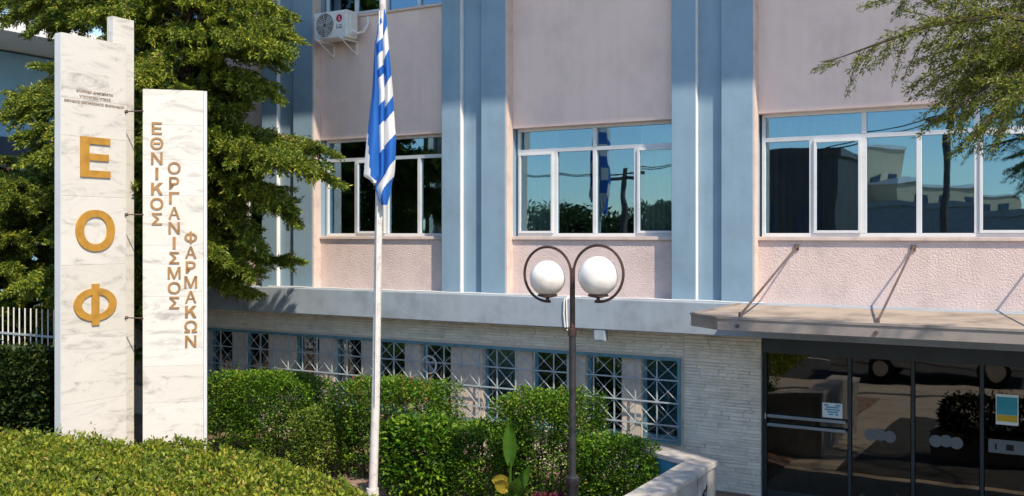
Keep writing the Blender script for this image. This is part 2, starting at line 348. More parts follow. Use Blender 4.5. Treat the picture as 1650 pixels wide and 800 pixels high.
# ------------------------------------------------------------------ ground
struct('ground', MB().box(-400, 400, -400, 400, -0.5, -0.10), grass)
struct('forecourt_paving', MB().box(-40, 30, -9.2, 0.27, -0.3, 0.0), paving)
struct('road', MB().box(-120, 120, -19.5, -11.2, -0.3, -0.04), asphalt)
struct('kerb', MB().box(-120, 120, -9.45, -9.2, -0.3, 0.05), kerbm, 0.02)
struct('pavement', MB().box(-120, 120, -11.2, -9.45, -0.3, -0.006), paving)
struct('far_pavement', MB().box(-120, 120, -24, -19.5, -0.3, 0.06), paving)
struct('driveway', MB().box(-3.05, 14, -6.4, -1.5, -0.3, 0.006), asphalt)
for i in range(14):
    struct('road_marking', MB().box(-40 + i * 5.5, -37.5 + i * 5.5, -15.45, -15.3, -0.04, -0.034), linem)
gs = MB()
nx, ny = 60, 30
X0, X1, Y0, Y1 = -24.0, -3.75, -8.4, 0.22
for j in range(ny + 1):
    for i in range(nx + 1):
        x = X0 + (X1 - X0) * i / nx; y = Y0 + (Y1 - Y0) * j / ny
        edge = min(1, min(i, nx - i, j, ny - j) / 1.5)
        gs.v.append((x, y, 0.02 + edge * (0.10 + 0.06 * noise.noise((x * 1.1, y * 1.1, 0)))))
for j in range(ny):
    for i in range(nx):
        a = j * (nx + 1) + i; gs.f.append((a, a + 1, a + nx + 2, a + nx + 1))
struct('garden_soil', gs, soil)

# ------------------------------------------------------------------ the office building
BAYS = [(-14.78, -12.2), (-11.07, -8.49), (-7.36, -4.77), (-3.66, 0.25), (1.3, 3.9)]
PIL = [(-15.9, -14.78), (-12.2, -11.07), (-8.49, -7.36), (-4.77, -3.66), (0.25, 1.3), (3.9, 5.0)]
LT, LB = 2.56, 2.135          # ledge top and bottom
W1, W1T, W2, W2T, ROOF = 3.42, 5.03, 7.05, 8.65, 9.3
bld = thing('office_building', (-5.5, 4.0, 0), 'pink and blue-grey office building with stone-faced ground floor behind the flagpole', 'building')
rng = random.Random(4)
for x0, x1 in PIL:
    wd = x1 - x0
    box('pilaster', blue, bld, x0, x0 + 0.34, 0, 0.55, LT, ROOF, 0.008)
    box('pilaster', blue, bld, x1 - 0.42, x1, 0, 0.55, LT, ROOF, 0.008)
    box('sunlit_edge_strip', bwhite, bld, x0 + 0.341, x0 + 0.347, 0.004, 0.084, LT + 0.001, ROOF - 0.001); box('sunlit_reveal_strip', sillm, bld, x1 + 0.0015, x1 + 0.024, 0.006, 0.188, LT + 0.001, ROOF - 0.001)  # added pale strips; their colour stands in for sun on the side faces
    box('pilaster_channel', blue, bld, x0 + 0.341, x1 - 0.421, 0.085, 0.5, LT, ROOF)
def frame_window(x0, x1, z0, z1, y, nm, mains, trz, sashes):
    mb = MB(); t = 0.045; d0, d1 = y, y + 0.07
    mb.box(x0, x1, d0, d1, z0, z0 + t); mb.box(x0, x1, d0, d1, z1 - t, z1)
    mb.box(x0, x0 + t, d0, d1, z0 + t, z1 - t); mb.box(x1 - t, x1, d0, d1, z0 + t, z1 - t)
    xs = [x0 + (x1 - x0) * i / nm for i in range(nm + 1)]
    zt = z0 + trz
    mb.box(x0 + t, x1 - t, d0 + 0.004, d1 - 0.004, zt - 0.028, zt + 0.028)
    for i in range(1, nm):
        top = z1 - t if i in mains else zt - 0.028
        if i in mains:
            mb.box(xs[i] - 0.03, xs[i] + 0.03, d0 - 0.003, d1, z0 + t, zt - 0.028); mb.box(xs[i] - 0.03, xs[i] + 0.03, d0 - 0.003, d1, zt + 0.028, z1 - t)
        else:
            mb.box(xs[i] - 0.03, xs[i] + 0.03, d0 + 0.002, d1, z0 + t, top)
    win = mb.build('window', alu, bld, 0.004)
    def pane(a, b, c, d, yy):
        o = MB().box(a, b, -0.003, 0.003, c, d); cx, cz = (a + b) / 2, (c + d) / 2
        me = MB().box(a - cx, b - cx, -0.003, 0.003, c - cz, d - cz).mesh('pane', winglass)
        p = link('pane', me, win, (cx, yy, cz)); p.rotation_euler = (rng.uniform(-0.004, 0.004), 0, rng.uniform(-0.006, 0.006))
    for i in range(nm):
        a, b = xs[i] + 0.03, xs[i + 1] - 0.03
        if i in sashes:
            s = MB(); e = 0.035; zz0, zz1 = z0 + t, zt - 0.028; q0, q1 = y - 0.025, y + 0.02
            s.box(a, b, q0, q1, zz0, zz0 + e); s.box(a, b, q0, q1, zz1 - e, zz1); s.box(a, a + e, q0, q1, zz0 + e, zz1 - e); s.box(b - e, b, q0, q1, zz0 + e, zz1 - e)
            s.build('sash', alu, win, 0.003); pane(a + e, b - e, zz0 + e, zz1 - e, y)
        else: pane(a, b, z0 + t, zt - 0.028, y + 0.04)
    ms = [0] + sorted(mains) + [nm]
    for i, j in zip(ms, ms[1:]): pane(xs[i] + 0.03, xs[j] - 0.03, zt + 0.028, z1 - t, y + 0.04)
    return win
for k, (x0, x1) in enumerate(BAYS):
    box('lower_panel', pinkrough, bld, x0 + 0.002, x1 - 0.002, 0.19, 0.5, LT, W1 - 0.05)
    box('spandrel_panel', pink, bld, x0 + 0.002, x1 - 0.002, 0.19, 0.5, W1T, W2 - 0.04)
    box('top_panel', pink, bld, x0 + 0.002, x1 - 0.002, 0.19, 0.5, W2T, ROOF)
    box('window_sill', sillm, bld, x0 + 0.004, x1 - 0.004, 0.15, 0.5, W1 - 0.05, W1, 0.006)
    box('window_sill', sillm, bld, x0 + 0.004, x1 - 0.004, 0.15, 0.5, W2 - 0.04, W2, 0.006)
    wide = k == 3
    nm, mains, sash = (6, {2, 4}, {1, 4}) if wide else (4, {2}, {0, 3} if k == 2 else {1})
    for z0, z1 in ((W1, W1T), (W2, W2T)):
        frame_window(x0 + 0.03, x1 - 0.01, z0, z1, 0.32, nm, mains, 1.27 * (z1 - z0) / 1.61, sash)
# ledge, slabs, roof with an added unseen eave sized to shade the facade
box('ledge', ledgem, bld, -16.1, 6.0, -0.20, 0.55, LB, LT, 0.012)
box('roof_shade_eave', bwhite, bld, -17.0, 14.0, -1.72, 9.5, ROOF, ROOF + 0.35, 0.01)
box('floor_slab', inner, bld, -15.9, 5.0, 0.56, 8.9, 2.3, 2.55)
box('floor_slab', inner, bld, -15.9, 5.0, 0.56, 8.9, 5.95, 6.2)
box('back_wall', pink, bld, -15.9, 5.0, 9.0, 9.3, 0, ROOF)
box('side_wall', pink, bld, -16.1, -15.9, 0.1, 9.3, 0, ROOF)
box('side_wall', pink, bld, 5.0, 5.2, 0.1, 9.3, 0, ROOF)
box('partition', inner, bld, -15.9, 5.0, 4.4, 4.5, 2.56, ROOF)
for xx in (-12.0, -8.1, -4.2, 0.8):
    box('partition', inner, bld, xx - 0.05, xx + 0.05, 0.56, 4.39, 2.56, 5.94); box('partition', inner, bld, xx - 0.05, xx + 0.05, 0.56, 4.39, 6.21, ROOF)
# ground floor: window row with piers, split-stone facing
RE = [-4.75, -5.61, -6.48, -7.35, -8.5, -9.38, -10.26, -11.15, -12.3, -13.17, -14.05, -14.92]
GZ0, GZ1, SY = 0.60, 1.74, 0.27
core = MB()
core.box(-15.9, -3.62, SY, 0.62, 0, GZ0); core.box(-15.9, -3.62, SY, 0.62, GZ1, LB); core.box(-4.745, -3.62, SY, 0.62, GZ0, GZ1)
core.build('ground_wall', mortar, bld)
edges = sorted([(r - 0.57, r) for r in RE]); prev = -15.9
for a, b_ in edges:
    box('pier', pier, bld, prev + 0.003, a, SY + 0.002, 0.60, GZ0 + 0.001, GZ1 - 0.001); prev = b_
for r in RE:
    a = r - 0.57; mb = MB(); y0, y1 = 0.36, 0.41
    mb.box(a, r, y0, y1, GZ0, GZ0 + 0.05); mb.box(a, r, y0, y1, GZ1 - 0.05, GZ1); mb.box(a, a + 0.05, y0, y1, GZ0 + 0.05, GZ1 - 0.05); mb.box(r - 0.05, r, y0, y1, GZ0 + 0.05, GZ1 - 0.05)
    o = mb.build('window', tealm, bld); MB().box(a + 0.05, r - 0.05, 0.385, 0.391, GZ0 + 0.05, GZ1 - 0.05).build('pane', lowglass, o)
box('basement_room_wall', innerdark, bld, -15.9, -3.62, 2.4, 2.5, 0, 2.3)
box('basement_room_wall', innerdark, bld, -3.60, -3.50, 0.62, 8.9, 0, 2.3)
st = MB(); r2 = random.Random(9)
def stones(x0, x1, z0, z1):
    z = z0
    while z < z1 - 0.015:
        h = min(r2.uniform(0.030, 0.062), z1 - z)
        x = x0
        while x < x1 - 0.02:
            l = min(r2.uniform(0.10, 0.38), x1 - x); g_ = 0.004; p = r2.uniform(0.0, 0.018); q = r2.uniform(-0.006, 0.006)
            a, b2, c, d = x + g_ * 0.5, x + l - g_ * 0.5, z + g_ * 0.5, z + h - g_ * 0.5
            e = 0.006
            ya = SY - 0.004 - p - q; yb = SY - 0.004 - p + q
            st.add([(a, SY, c), (b2, SY, c), (b2, SY, d), (a, SY, d), (a + e, ya, c + e), (b2 - e, yb, c + e), (b2 - e, yb, d - e), (a + e, ya, d - e)],
                   [(4, 5, 6, 7), (0, 1, 5, 4), (1, 2, 6, 5), (2, 3, 7, 6), (3, 0, 4, 7)])
            x += l
        z += h
stones(-15.9, -4.69, GZ1 + 0.05, LB - 0.003); stones(-4.69, -3.625, 0.0, LB - 0.003); stones(-15.9, -4.69, 0, GZ0 - 0.02)
tag(st.build('stone_facing', stone, bld), kind='stuff')
# entrance: dark frame, glass doors
EX = [-3.60, -2.52, -1.77, -1.0, -0.25, 0.50, 1.25, 2.0]
DY = 0.38
hd = box('door_header', darkalu, bld, -3.60, 3.5, 0.27, 0.60, 1.90, 2.30)
dfm = MB()
for x in EX: dfm.box(x - 0.02, x + 0.02, DY - 0.03, DY + 0.04, 0, 1.898)
dfm.box(-3.6195, -3.601, 0.262, 0.348, 0, LB - 0.004)
for a, b2 in zip(EX, EX[1:]): dfm.box(a + 0.03, b2 - 0.03, DY - 0.02, DY + 0.03, 0.0, 0.08)
dr = dfm.build('door', darkalu, bld, 0.004)
for i, (a, b2) in enumerate(zip(EX, EX[1:])):
    cx = (a + b2) / 2
    me = MB().box(a + 0.03 - cx, b2 - 0.03 - cx, -0.005, 0.005, 0.08, 1.895).mesh('pane', doorglass)
    p = link('pane', me, dr, (cx, DY, 0)); p.rotation_euler = (rng.uniform(-0.002, 0.002), 0, rng.uniform(-0.01, 0.01))
box('push_bar', barmetal, dr, -3.56, -2.56, DY - 0.075, DY - 0.04, 1.045, 1.085, 0.006)
box('push_bar', barmetal, dr, -3.56, -2.56, DY - 0.075, DY - 0.04, 0.93, 0.97, 0.006)
MB().box(-3.598, -3.582, 0.340, 0.3485, 1.02, 1.09).build('lock_plate', white, dr)
for i, (xa, n_) in enumerate(((-2.38, 3), (-1.62, 3), (-0.85, 2))):
    for j in range(n_):
        c = (xa + 0.11 + j * 0.115, DY - 0.008 - j * 0.0015, 0.93 + 0.012 * (j % 2)); mb = MB()
        v = [(c[0] + 0.075 * math.cos(t), c[1], c[2] + 0.075 * math.sin(t)) for t in np.linspace(0, 2 * math.pi, 17)[:-1]]
        mb.add(v + [(x, y + 0.001, z) for x, y, z in v], [tuple(range(16)), tuple(range(31, 15, -1))] + [(k, (k + 1) % 16, 16 + (k + 1) % 16, 16 + k) for k in range(16)])
        mb.build('frosted_dot', frost, dr)
box('frosted_band', frost, dr, -0.93, -0.30, DY - 0.009, DY - 0.007, 0.86, 1.02)
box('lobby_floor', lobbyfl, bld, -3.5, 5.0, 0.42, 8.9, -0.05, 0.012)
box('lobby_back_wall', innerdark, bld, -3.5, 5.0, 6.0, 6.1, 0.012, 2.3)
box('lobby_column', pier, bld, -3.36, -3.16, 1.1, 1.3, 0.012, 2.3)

# ------------------------------------------------------------------ security grille over the ground-floor windows
gr = thing('window_grille', (-10.3, 0.2, GZ0), 'pale blue-grey steel security grille of crossed bars over the ground-floor windows', 'grille')
GX1, GP, NC = -4.73, 0.32, 35; GX0 = GX1 - GP * NC; GY = 0.19
ZS = [GZ0, 0.83, 1.14, 1.45, GZ1]
fm = MB(); fm.box(GX0 - 0.02, GX1 + 0.02, GY - 0.02, GY + 0.02, GZ1 - 0.02, GZ1 + 0.02); fm.box(GX0 - 0.02, GX1 + 0.02, GY - 0.02, GY + 0.02, GZ0 - 0.02, GZ0 + 0.02)
fm.box(GX1 - 0.02, GX1 + 0.02, GY - 0.02, GY + 0.02, GZ0 + 0.02, GZ1 - 0.02); fm.box(GX0 - 0.02, GX0 + 0.02, GY - 0.02, GY + 0.02, GZ0 + 0.02, GZ1 - 0.02)
for i in range(6): fm.box(-15 + i * 2 - 0.01, -15 + i * 2 + 0.01, GY + 0.02, 0.268, GZ1 - 0.01, GZ1 + 0.01)
fm.build('grille_frame', tealm, gr)
vme = MB().box(-0.0085, 0.0085, -0.0085, 0.0085, GZ0 + 0.02, GZ1 - 0.02).mesh('bar', grillem)
for i in range(1, NC): link('bar', vme, gr, (GX1 - GP * i, GY, 0))
hme = MB().box(GX0, GX1, -0.008, 0.008, -0.010, 0.010).mesh('rail', grillem)
for z in ZS[1:4]: link('rail', hme, gr, (0, GY - 0.0195, z))
cms = {}
for j in range(4):
    h = ZS[j + 1] - ZS[j]; mb = MB(); q = 0.012
    mb.tube([(-GP / 2 + q, 0, h / 2 - q), (GP / 2 - q, 0, -h / 2 + q)], 0.0065, 5); mb.tube([(-GP / 2 + q, 0.012, -h / 2 + q), (GP / 2 - q, 0.012, h / 2 - q)], 0.0045, 5)
    mb.tube([(0, -0.014, 0), (0, -0.008, 0), (0, 0.016, 0)], [0.010, 0.017, 0.012], 8)
    cms[j] = mb.mesh('cross_brace', grillem)
for i in range(NC):
    for j in range(4): link('cross_brace', cms[j], gr, (GX1 - GP * (i + 0.5), GY, (ZS[j] + ZS[j + 1]) / 2))

# ------------------------------------------------------------------ entrance canopy with tie rods
cz1 = LT - 0.002; cz0 = 2.425
can = thing('entrance_canopy', (-0.5, -0.3, cz0), 'thin grey entrance canopy with a dusty top above the glass doors', 'canopy')
poly = [(-3.78, -0.205), (-3.78, -2.02), (-3.36, -2.37), (4.5, -2.37), (4.5, -0.205)]
MB().prism(poly, cz0, cz1 - 0.012).build('canopy_slab', canopym, can, 0.006)
tp = [(-3.745, -0.21), (-3.745, -2.0), (-3.345, -2.335), (4.46, -2.335), (4.46, -0.21)]
MB().prism(tp, cz1 - 0.012, cz1 - 0.004).build('top_sheet', canopytop, can)
tr_ = MB(); P4 = poly[:4]
for (xa, ya), (xb, yb) in zip(P4, P4[1:]):
    d = Vector((xb - xa, yb - ya, 0)); n_ = Vector((-d.y, d.x, 0)).normalized(); d.normalize()
    tr_.obox((xa, ya, cz1), d, n_, (0, 0, 1), 0, math.hypot(xb - xa, yb - ya), -0.012, 0.03, -0.0115, 0.012)
tr_.build('edge_trim', canopym, can)
for x in (-3.14, -1.74, -0.34, 1.06):
    zt = CAMZ - 0.164
    rod = MB().tube([(x, 0.165, zt), (x, -2.26, cz1 + 0.03)], 0.013, 8).build('tie_rod', rust, can)
    MB().box(x - 0.03, x + 0.03, 0.168, 0.189, zt - 0.035, zt + 0.035).tube([(x, 0.175, zt), (x, 0.14, zt - 0.015)], 0.024, 8).build('anchor_plate', rust, rod)
    MB().box(x - 0.012, x + 0.012, -2.30, -2.22, cz1 - 0.003, cz1 + 0.06).tube([(x, -2.392, cz1 - 0.08), (x, -2.372, cz1 - 0.08)], 0.02, 8).build('foot_bracket', rust, rod)

# ------------------------------------------------------------------ marble signs
ZB = 0.05
def marble_panels(parent, o, u, n, wd, zs, thick, gap=0.002):
    for a, b2 in zip(zs, zs[1:]):
        mb = MB(); mb.obox(o, u, (0, 0, 1), n, 0, wd, a + gap / 2, b2 - gap / 2, -thick, 0)
        mb.build('marble_panel', marble, parent, 0.0015)
XP = -11.33
s1 = thing('marble_sign', (XP, -4.0, 0), 'taller white marble sign pillar with three large ochre letters, left of the other', 'sign', 'marble signs')
marble_panels(s1, (XP, -4.5, 0), (0, 1, 0), (1, 0, 0), 1.0, [ZB, 1.25, 2.15, 3.05, 3.95, 4.73, 5.22, 6.045], 0.12)
marble_panels(s1, (XP - 0.15, -3.60, 0), (0, 1, 0), (1, 0, 0), 0.35, [ZB, 1.7, 3.3, 4.9, 6.44], 0.12)
box('side_strip', alu, s1, XP - 0.12, XP - 0.002, -4.512, -4.501, ZB, 6.03)
for ch, z, ht, wd in (('Ε', 4.47, 0.53, 0.46), ('Ο', 3.50, 0.55, 0.60), ('Φ', 2.52, 0.55, 0.66)):
    letter('letter', ch, gold, s1, (XP, -4.0, z), (0, 1, 0), (1, 0, 0), wd, ht, 0.02, 0.026)
for ln, z, y0, y1, h in (('ΕΛΛΗΝΙΚΗ ΔΗΜΟΚΡΑΤΙΑ', 5.325, -4.28, -3.72, 0.036), ('ΥΠΟΥΡΓΕΙΟ ΥΓΕΙΑΣ', 5.255, -4.24, -3.76, 0.036), ('ΕΘΝΙΚΟΣ ΟΡΓΑΝΙΣΜΟΣ ΦΑΡΜΑΚΩΝ', 5.18, -4.46, -3.54, 0.036)):
    letter('inscription', ln, smalllet, s1, (XP, (y0 + y1) / 2, z), (0, 1, 0), (1, 0, 0), y1 - y0, h, 0.006, 0.012)
for z in (5.13, 3.72, 2.31):
    MB().tube([(XP + 0.001, -3.52, z), (XP + 0.03, -3.50, z)], 0.022, 8).tube([(XP + 0.02, -3.51, z), (XP + 0.29, -3.46, z)], 0.009, 6).build('steel_pin', rust, s1)
ph = R(46); u2 = Vector((math.sin(ph), math.cos(ph), 0)); n2 = Vector((math.cos(ph), -math.sin(ph), 0)); o2 = Vector((-11.05, -3.46, 0)); W2S = 0.80
s2 = thing('marble_sign', o2 + u2 * 0.4, 'shorter white marble sign slab with three columns of small brown letters', 'sign', 'marble signs')
marble_panels(s2, o2, u2, n2, W2S - 0.012, [ZB, 0.65, 1.15, 1.65, 2.6, 3.3, 3.98, 4.47, 4.95, 5.43], 0.10)
MB().obox(o2, u2, (0, 0, 1), n2, W2S - 0.009, W2S + 0.035, ZB, 5.425, -0.11, 0.006).build('side_strip', alu, s2, 0.004)
def col_letters(txt, px, y0, y1):
    a = (px - 230) / 95.0 * (W2S - 0.01); pitch = (y1 - y0) / (len(txt) - 0.18)
    for i, ch in enumerate(txt):
        p = o2 + u2 * a; d = math.hypot(p.x, p.y - CAMY); 
        dep = (p.y - CAMY) * math.cos(R(YAW)) - p.x * math.sin(R(YAW))
        z = CAMZ + (378 - (y0 + pitch * (i + 0.41))) / F * dep; ht = pitch * 0.80 / F * dep
        wd = ht * (0.22 if ch == 'Ι' else 0.80 if ch in 'ΕΓΡΣ' else 1.02 if ch in 'ΟΘΦΜΩ' else 0.9)
        letter('letter', ch, brownletter, s2, (p.x, p.y, z), u2, n2, wd, ht, 0.014, 0.014)
col_letters('ΕΘΝΙΚΟΣ', 252, 197, 363); col_letters('ΟΡΓΑΝΙΣΜΟΣ', 279, 261, 498); col_letters('ΦΑΡΜΑΚΩΝ', 305, 373, 560)

# ------------------------------------------------------------------ flagpole and flag
FX, FY = -7.49, -2.85
fp = thing('flagpole', (FX, FY, 0.1), 'pale painted flagpole rising from the garden between the clipped bushes', 'flagpole')
MB().tube([(FX - 0.12, FY, 0.1), (FX - 0.075, FY, 1.3), (FX - 0.035, FY, 3.2), (FX + 0.04, FY, 6.4), (FX + 0.06, FY, 7.6)], [0.056, 0.052, 0.048, 0.042, 0.038], 16).build('pole', polem, fp, smooth=True)
MB().lathe([(0.14, 0.1), (0.14, 0.16), (0.08, 0.18), (0.075, 0.30)], (FX - 0.12, FY)).build('base_collar', polem, fp, smooth=True)
MB().tube([(FX + 0.06, FY, 7.6), (FX + 0.06, FY, 7.63), (FX + 0.06, FY, 7.69), (FX + 0.06, FY, 7.74)], [0.03, 0.06, 0.06, 0.02], 14).build('finial', gold, fp, smooth=True)
MB().tube([(FX - 0.03, FY - 0.068, 1.35), (FX + 0.03, FY - 0.06, 6.2)], 0.006, 5).build('halyard', white, fp)
# limp flag: three hanging folds, each a strip with its own stripe phase, closed behind the pole
KY = [0, 30, 60, 70, 150, 200, 225, 262, 285, 293, 312, 331]
KL = [612.5, 608, 605, 602, 598, 592, 589, 586, 584.5, 597, 602, 612]
KR = [616.5, 621, 623.5, 624, 631, 634, 636, 635, 633, 630, 627, 622]
viewr = Vector((math.cos(R(37.3)), math.sin(R(37.3)), 0)); viewn = Vector((math.sin(R(37.3)), -math.cos(R(37.3)), 0))
PXM = 130.6
flag = thing('flag', (FX, FY, 5.0), 'blue and white striped flag with a canton hanging limp on the flagpole', 'flag')
fme_v, fme_f, fme_uv = [], [], []
def strip(a0, a1, dep, uvf, ylo=0, yhi=331, nu=8, nv=60):
    base = len(fme_v)
    for j in range(nv + 1):
        py = ylo + (yhi - ylo) * j / nv; l = np.interp(py, KY, KL); r = np.interp(py, KY, KR)
        for i in range(nu + 1):
            t = i / nu; s = a0(py) + (a1(py) - a0(py)) * t; px = l + (r - l) * s
            amp = min(1.0, 0.25 + py / 120)
            d = dep(s, t, py) * amp + 0.012 * math.sin(py * 0.05 + s * 9) * amp
            p = Vector((FX, FY, CAMZ + (378 - py) / PXM)) + viewr * ((px - 611) / PXM) + viewn * d
            fme_v.append(tuple(p - Vector((FX, FY, 5.0)))); fme_uv.append(uvf(s, t, py))
    for j in range(nv):
        for i in range(nu):
            a = base + j * (nu + 1) + i; fme_f.append((a, a + 1, a + nu + 2, a + nu + 1))
cA = lambda y: np.interp(y, [0, 60, 150, 225, 285, 300, 331], [0.25, 0.1, 0.33, 0.43, 0.52, 0.12, 0.05])
cB = lambda y: np.interp(y, [0, 60, 150, 225, 285, 300, 331], [0.5, 0.55, 0.60, 0.60, 0.66, 0.22, 0.12])
bump = lambda t: math.sin(math.pi * t)
strip(lambda y: 0.0, cA, lambda s, t, y: 0.07 + 0.07 * bump(t) - 0.02 * (1 - t), lambda s, t, y: ((2.0 if (y > 205 and s < (y - 205) / 80 * 0.24) else -1.0), 0.0), 40, 296, 10, 70)
strip(cA, cB, lambda s, t, y: 0.085 + 0.045 * bump(t), lambda s, t, y: (1.0, np.interp(y + 9 * t, [0, 45, 72, 92, 116, 128, 172, 204, 247, 400], [0, .5, 1, 1.5, 2, 2.5, 3, 3.5, 4, 4.49])))
strip(cB, lambda y: 1.0, lambda s, t, y: 0.075 + 0.075 * bump(t), lambda s, t, y: (1.0, np.interp(y + (20 if y < 240 else 20 + (y - 240) * 0.6) * t, [0, 62, 100, 143, 176, 198, 236, 288, 330, 420], [0, .5, 1, 1.5, 2, 2.5, 3, 3.5, 4, 4.49])))
strip(lambda y: 0.06, lambda y: 0.94, lambda s, t, y: -0.07 - 0.05 * abs(math.sin(t * 7)), lambda s, t, y: (1.0, (y + 20 * t) / 60.0), 10, 300, 16, 50)
strip(lambda y: 0.0, lambda y: 0.06, lambda s, t, y: 0.05 - 0.13 * (1 - t) * 0 - 0.12 * t, lambda s, t, y: (-1.0, 0), 40, 296, 3, 40)
strip(lambda y: 1.0, lambda y: 0.94, lambda s, t, y: 0.07 - 0.14 * t, lambda s, t, y: (1.0, (y + 26 - 82) / 56.0 + 0.5), 10, 300, 3, 40)
me = bpy.data.meshes.new('cloth'); me.from_pydata(fme_v, [], fme_f); me.update()
ul = me.uv_layers.new(name='UVMap')
for lp in me.loops: ul.data[lp.index].uv = fme_uv[lp.vertex_index]
me.polygons.foreach_set('use_smooth', [True] * len(me.polygons)); me.materials.append(flagm)
link('cloth', me, flag)
MB().tube([(FX + 0.035, FY - 0.05, 6.35), (FX + 0.045, FY - 0.05, 6.5)], 0.006, 5).build('toggle_cord', white, flag)

# ------------------------------------------------------------------ twin-globe lamp
LX, LY = -4.56, -3.44
lamp = thing('street_lamp', (LX, LY, 0.1), 'brown twin-globe garden lamp with two steel rings in front of the ledge', 'street lamp')
MB().tube([(LX, LY, 0.1), (LX, LY, 0.9), (LX, LY, 2.42)], [0.05, 0.040, 0.037], 14).build('lower_post', dkpole, lamp, smooth=True)
MB().lathe([(0.11, 0.1), (0.11, 0.14), (0.07, 0.2), (0.062, 0.85), (0.075, 0.87), (0.075, 0.93), (0.05, 0.95)], (LX, LY)).build('base', dkpole, lamp, smooth=True)
MB().tube([(LX, LY, 2.40), (LX, LY, 2.47), (LX, LY, 2.48), (LX, LY, 3.10)], [0.046, 0.046, 0.030, 0.027], 14).build('upper_post', brown, lamp, smooth=True)
MB().tube([(LX - 0.09, LY, 2.475), (LX + 0.09, LY, 2.475)], 0.009, 6).build('clamp_bolt', brown, lamp)
az = R(-4); ur = Vector((math.cos(az), math.sin(az), 0))      # arm direction, right arm nearer the street
for sgn, gr_, zc in ((-1, 0.188, 3.03), (1, 0.205, 3.05)):
    RR = 0.288; c = Vector((LX, LY, zc)) + ur * (sgn * (RR + 0.015))
    a0, a1 = (-15, 285) if sgn > 0 else (195, -75)
    pts = []
    for t in np.linspace(-0.16, 1, 44):
        ang = (180 - 277 * t) if sgn > 0 else (277 * t)
        pts.append(c + ur * (RR * math.cos(R(ang))) + Vector((0, 0, RR * math.sin(R(ang)))) if t >= 0 else Vector((LX, LY, zc)) + ur * (sgn * 0.015) + Vector((0, 0, t * 3.4)))
    MB().tube(pts, 0.0148, 8).build('ring_arm', brown, lamp, smooth=True)
    cb = c + Vector((0, 0, -RR))
    MB().tube([cb, cb + Vector((0, 0, 0.055))], 0.02, 8).lathe([(0.03, cb.z + 0.04), (0.105, cb.z + 0.055), (0.105, cb.z + 0.075), (0.06, cb.z + 0.085)], (cb.x, cb.y), 20).build('globe_holder', brown, lamp, smooth=True)
    zb = cb.z + 0.075; prof = []
    for k in range(25):
        t = -math.pi / 2 + 0.42 + (math.pi - 0.42) * k / 24; prof.append((max(gr_ * math.cos(t), 0.002), zb + gr_ * 0.91 + gr_ * math.sin(t)))
    MB().lathe(prof, (cb.x, cb.y), 36).build('globe', opal, lamp, smooth=True)

# ------------------------------------------------------------------ small fittings on the building
ac = thing('air_conditioner', (-10.62, 0.0, 6.6), 'white air conditioner outdoor unit on brackets high on the pink wall', 'air conditioner')
ax0, ax1, ay0, ay1, az0, az1 = -10.86, -10.18, -0.20, 0.08, 6.62, 7.06
box('housing', white, ac, ax0, ax1, ay0, ay1, az0, az1, 0.015)
fc = ((ax0 + 0.235), ay0 - 0.004, (az0 + az1) / 2); fg = MB()
for rr_ in (0.20, 0.17, 0.14, 0.11, 0.08, 0.05):
    fg.tube([(fc[0] + rr_ * math.cos(t), fc[1] - 0.008, fc[2] + rr_ * math.sin(t)) for t in np.linspace(0, 2 * math.pi, 33)], 0.010 if rr_ > 0.19 else 0.0035, 5, False)
for k in range(10): fg.tube([(fc[0] + 0.03 * math.cos(k * 0.628), fc[1] - 0.008, fc[2] + 0.03 * math.sin(k * 0.628)), (fc[0] + 0.20 * math.cos(k * 0.628 + 0.5), fc[1] - 0.008, fc[2] + 0.20 * math.sin(k * 0.628 + 0.5))], 0.003, 4)
v = [(fc[0] + 0.19 * math.cos(t), ay0 - 0.002, fc[2] + 0.19 * math.sin(t)) for t in np.linspace(0, 2 * math.pi, 33)[:-1]]
fgo = fg.build('fan_grille', white, ac)
MB().add(v, [tuple(range(32))]).build('fan_opening', greyd, ac)
for k in range(3):
    bl = MB(); a = k * 2.094 + 0.9
    P = [(0.03, -0.3), (0.175, -0.42), (0.18, 0.25), (0.03, 0.35)]
    bl.add([(fc[0] + r_ * math.cos(a + t), ay0 - 0.004, fc[2] + r_ * math.sin(a + t)) for r_, t in P], [(0, 1, 2, 3)]); bl.build('fan_blade', barmetal, ac)
lc = (ax1 - 0.15, ay0 - 0.003, az1 - 0.13); n_ = 20
v = [(lc[0] + 0.062 * math.cos(t), lc[1], lc[2] + 0.062 * math.sin(t)) for t in np.linspace(0, 2 * math.pi, n_ + 1)[:-1]]
lg = MB().add(v, [tuple(range(n_))]).build('logo_disc', crimson, ac)
MB().box(lc[0] - 0.006, lc[0] + 0.004, lc[1] - 0.003, lc[1] - 0.001, lc[2] - 0.03, lc[2] + 0.03).box(lc[0] + 0.0045, lc[0] + 0.03, lc[1] - 0.003, lc[1] - 0.001, lc[2] - 0.03, lc[2] - 0.02).build('logo_mark', paper, lg)
letter('logo_letters', 'LG', greyd, ac, (lc[0], ay0 - 0.001, az1 - 0.26), (1, 0, 0), (0, -1, 0), 0.11, 0.065, 0.003)
for x in (ax0 + 0.1, ax1 - 0.1): MB().box(x - 0.015, x + 0.015, ay0 - 0.05, 0.187, az0 - 0.03, az0 - 0.002).box(x - 0.015, x + 0.015, 0.165, 0.188, az0 - 0.24, az0 - 0.031).tube([(x, ay0, az0 - 0.03), (x, 0.17, az0 - 0.22)], 0.01, 6).build('bracket', white, ac)
MB().box(ax1 + 0.001, ax1 + 0.035, ay0 + 0.06, ay1 - 0.04, az0 + 0.04, az0 + 0.38).build('valve_cover', white, ac, 0.006)
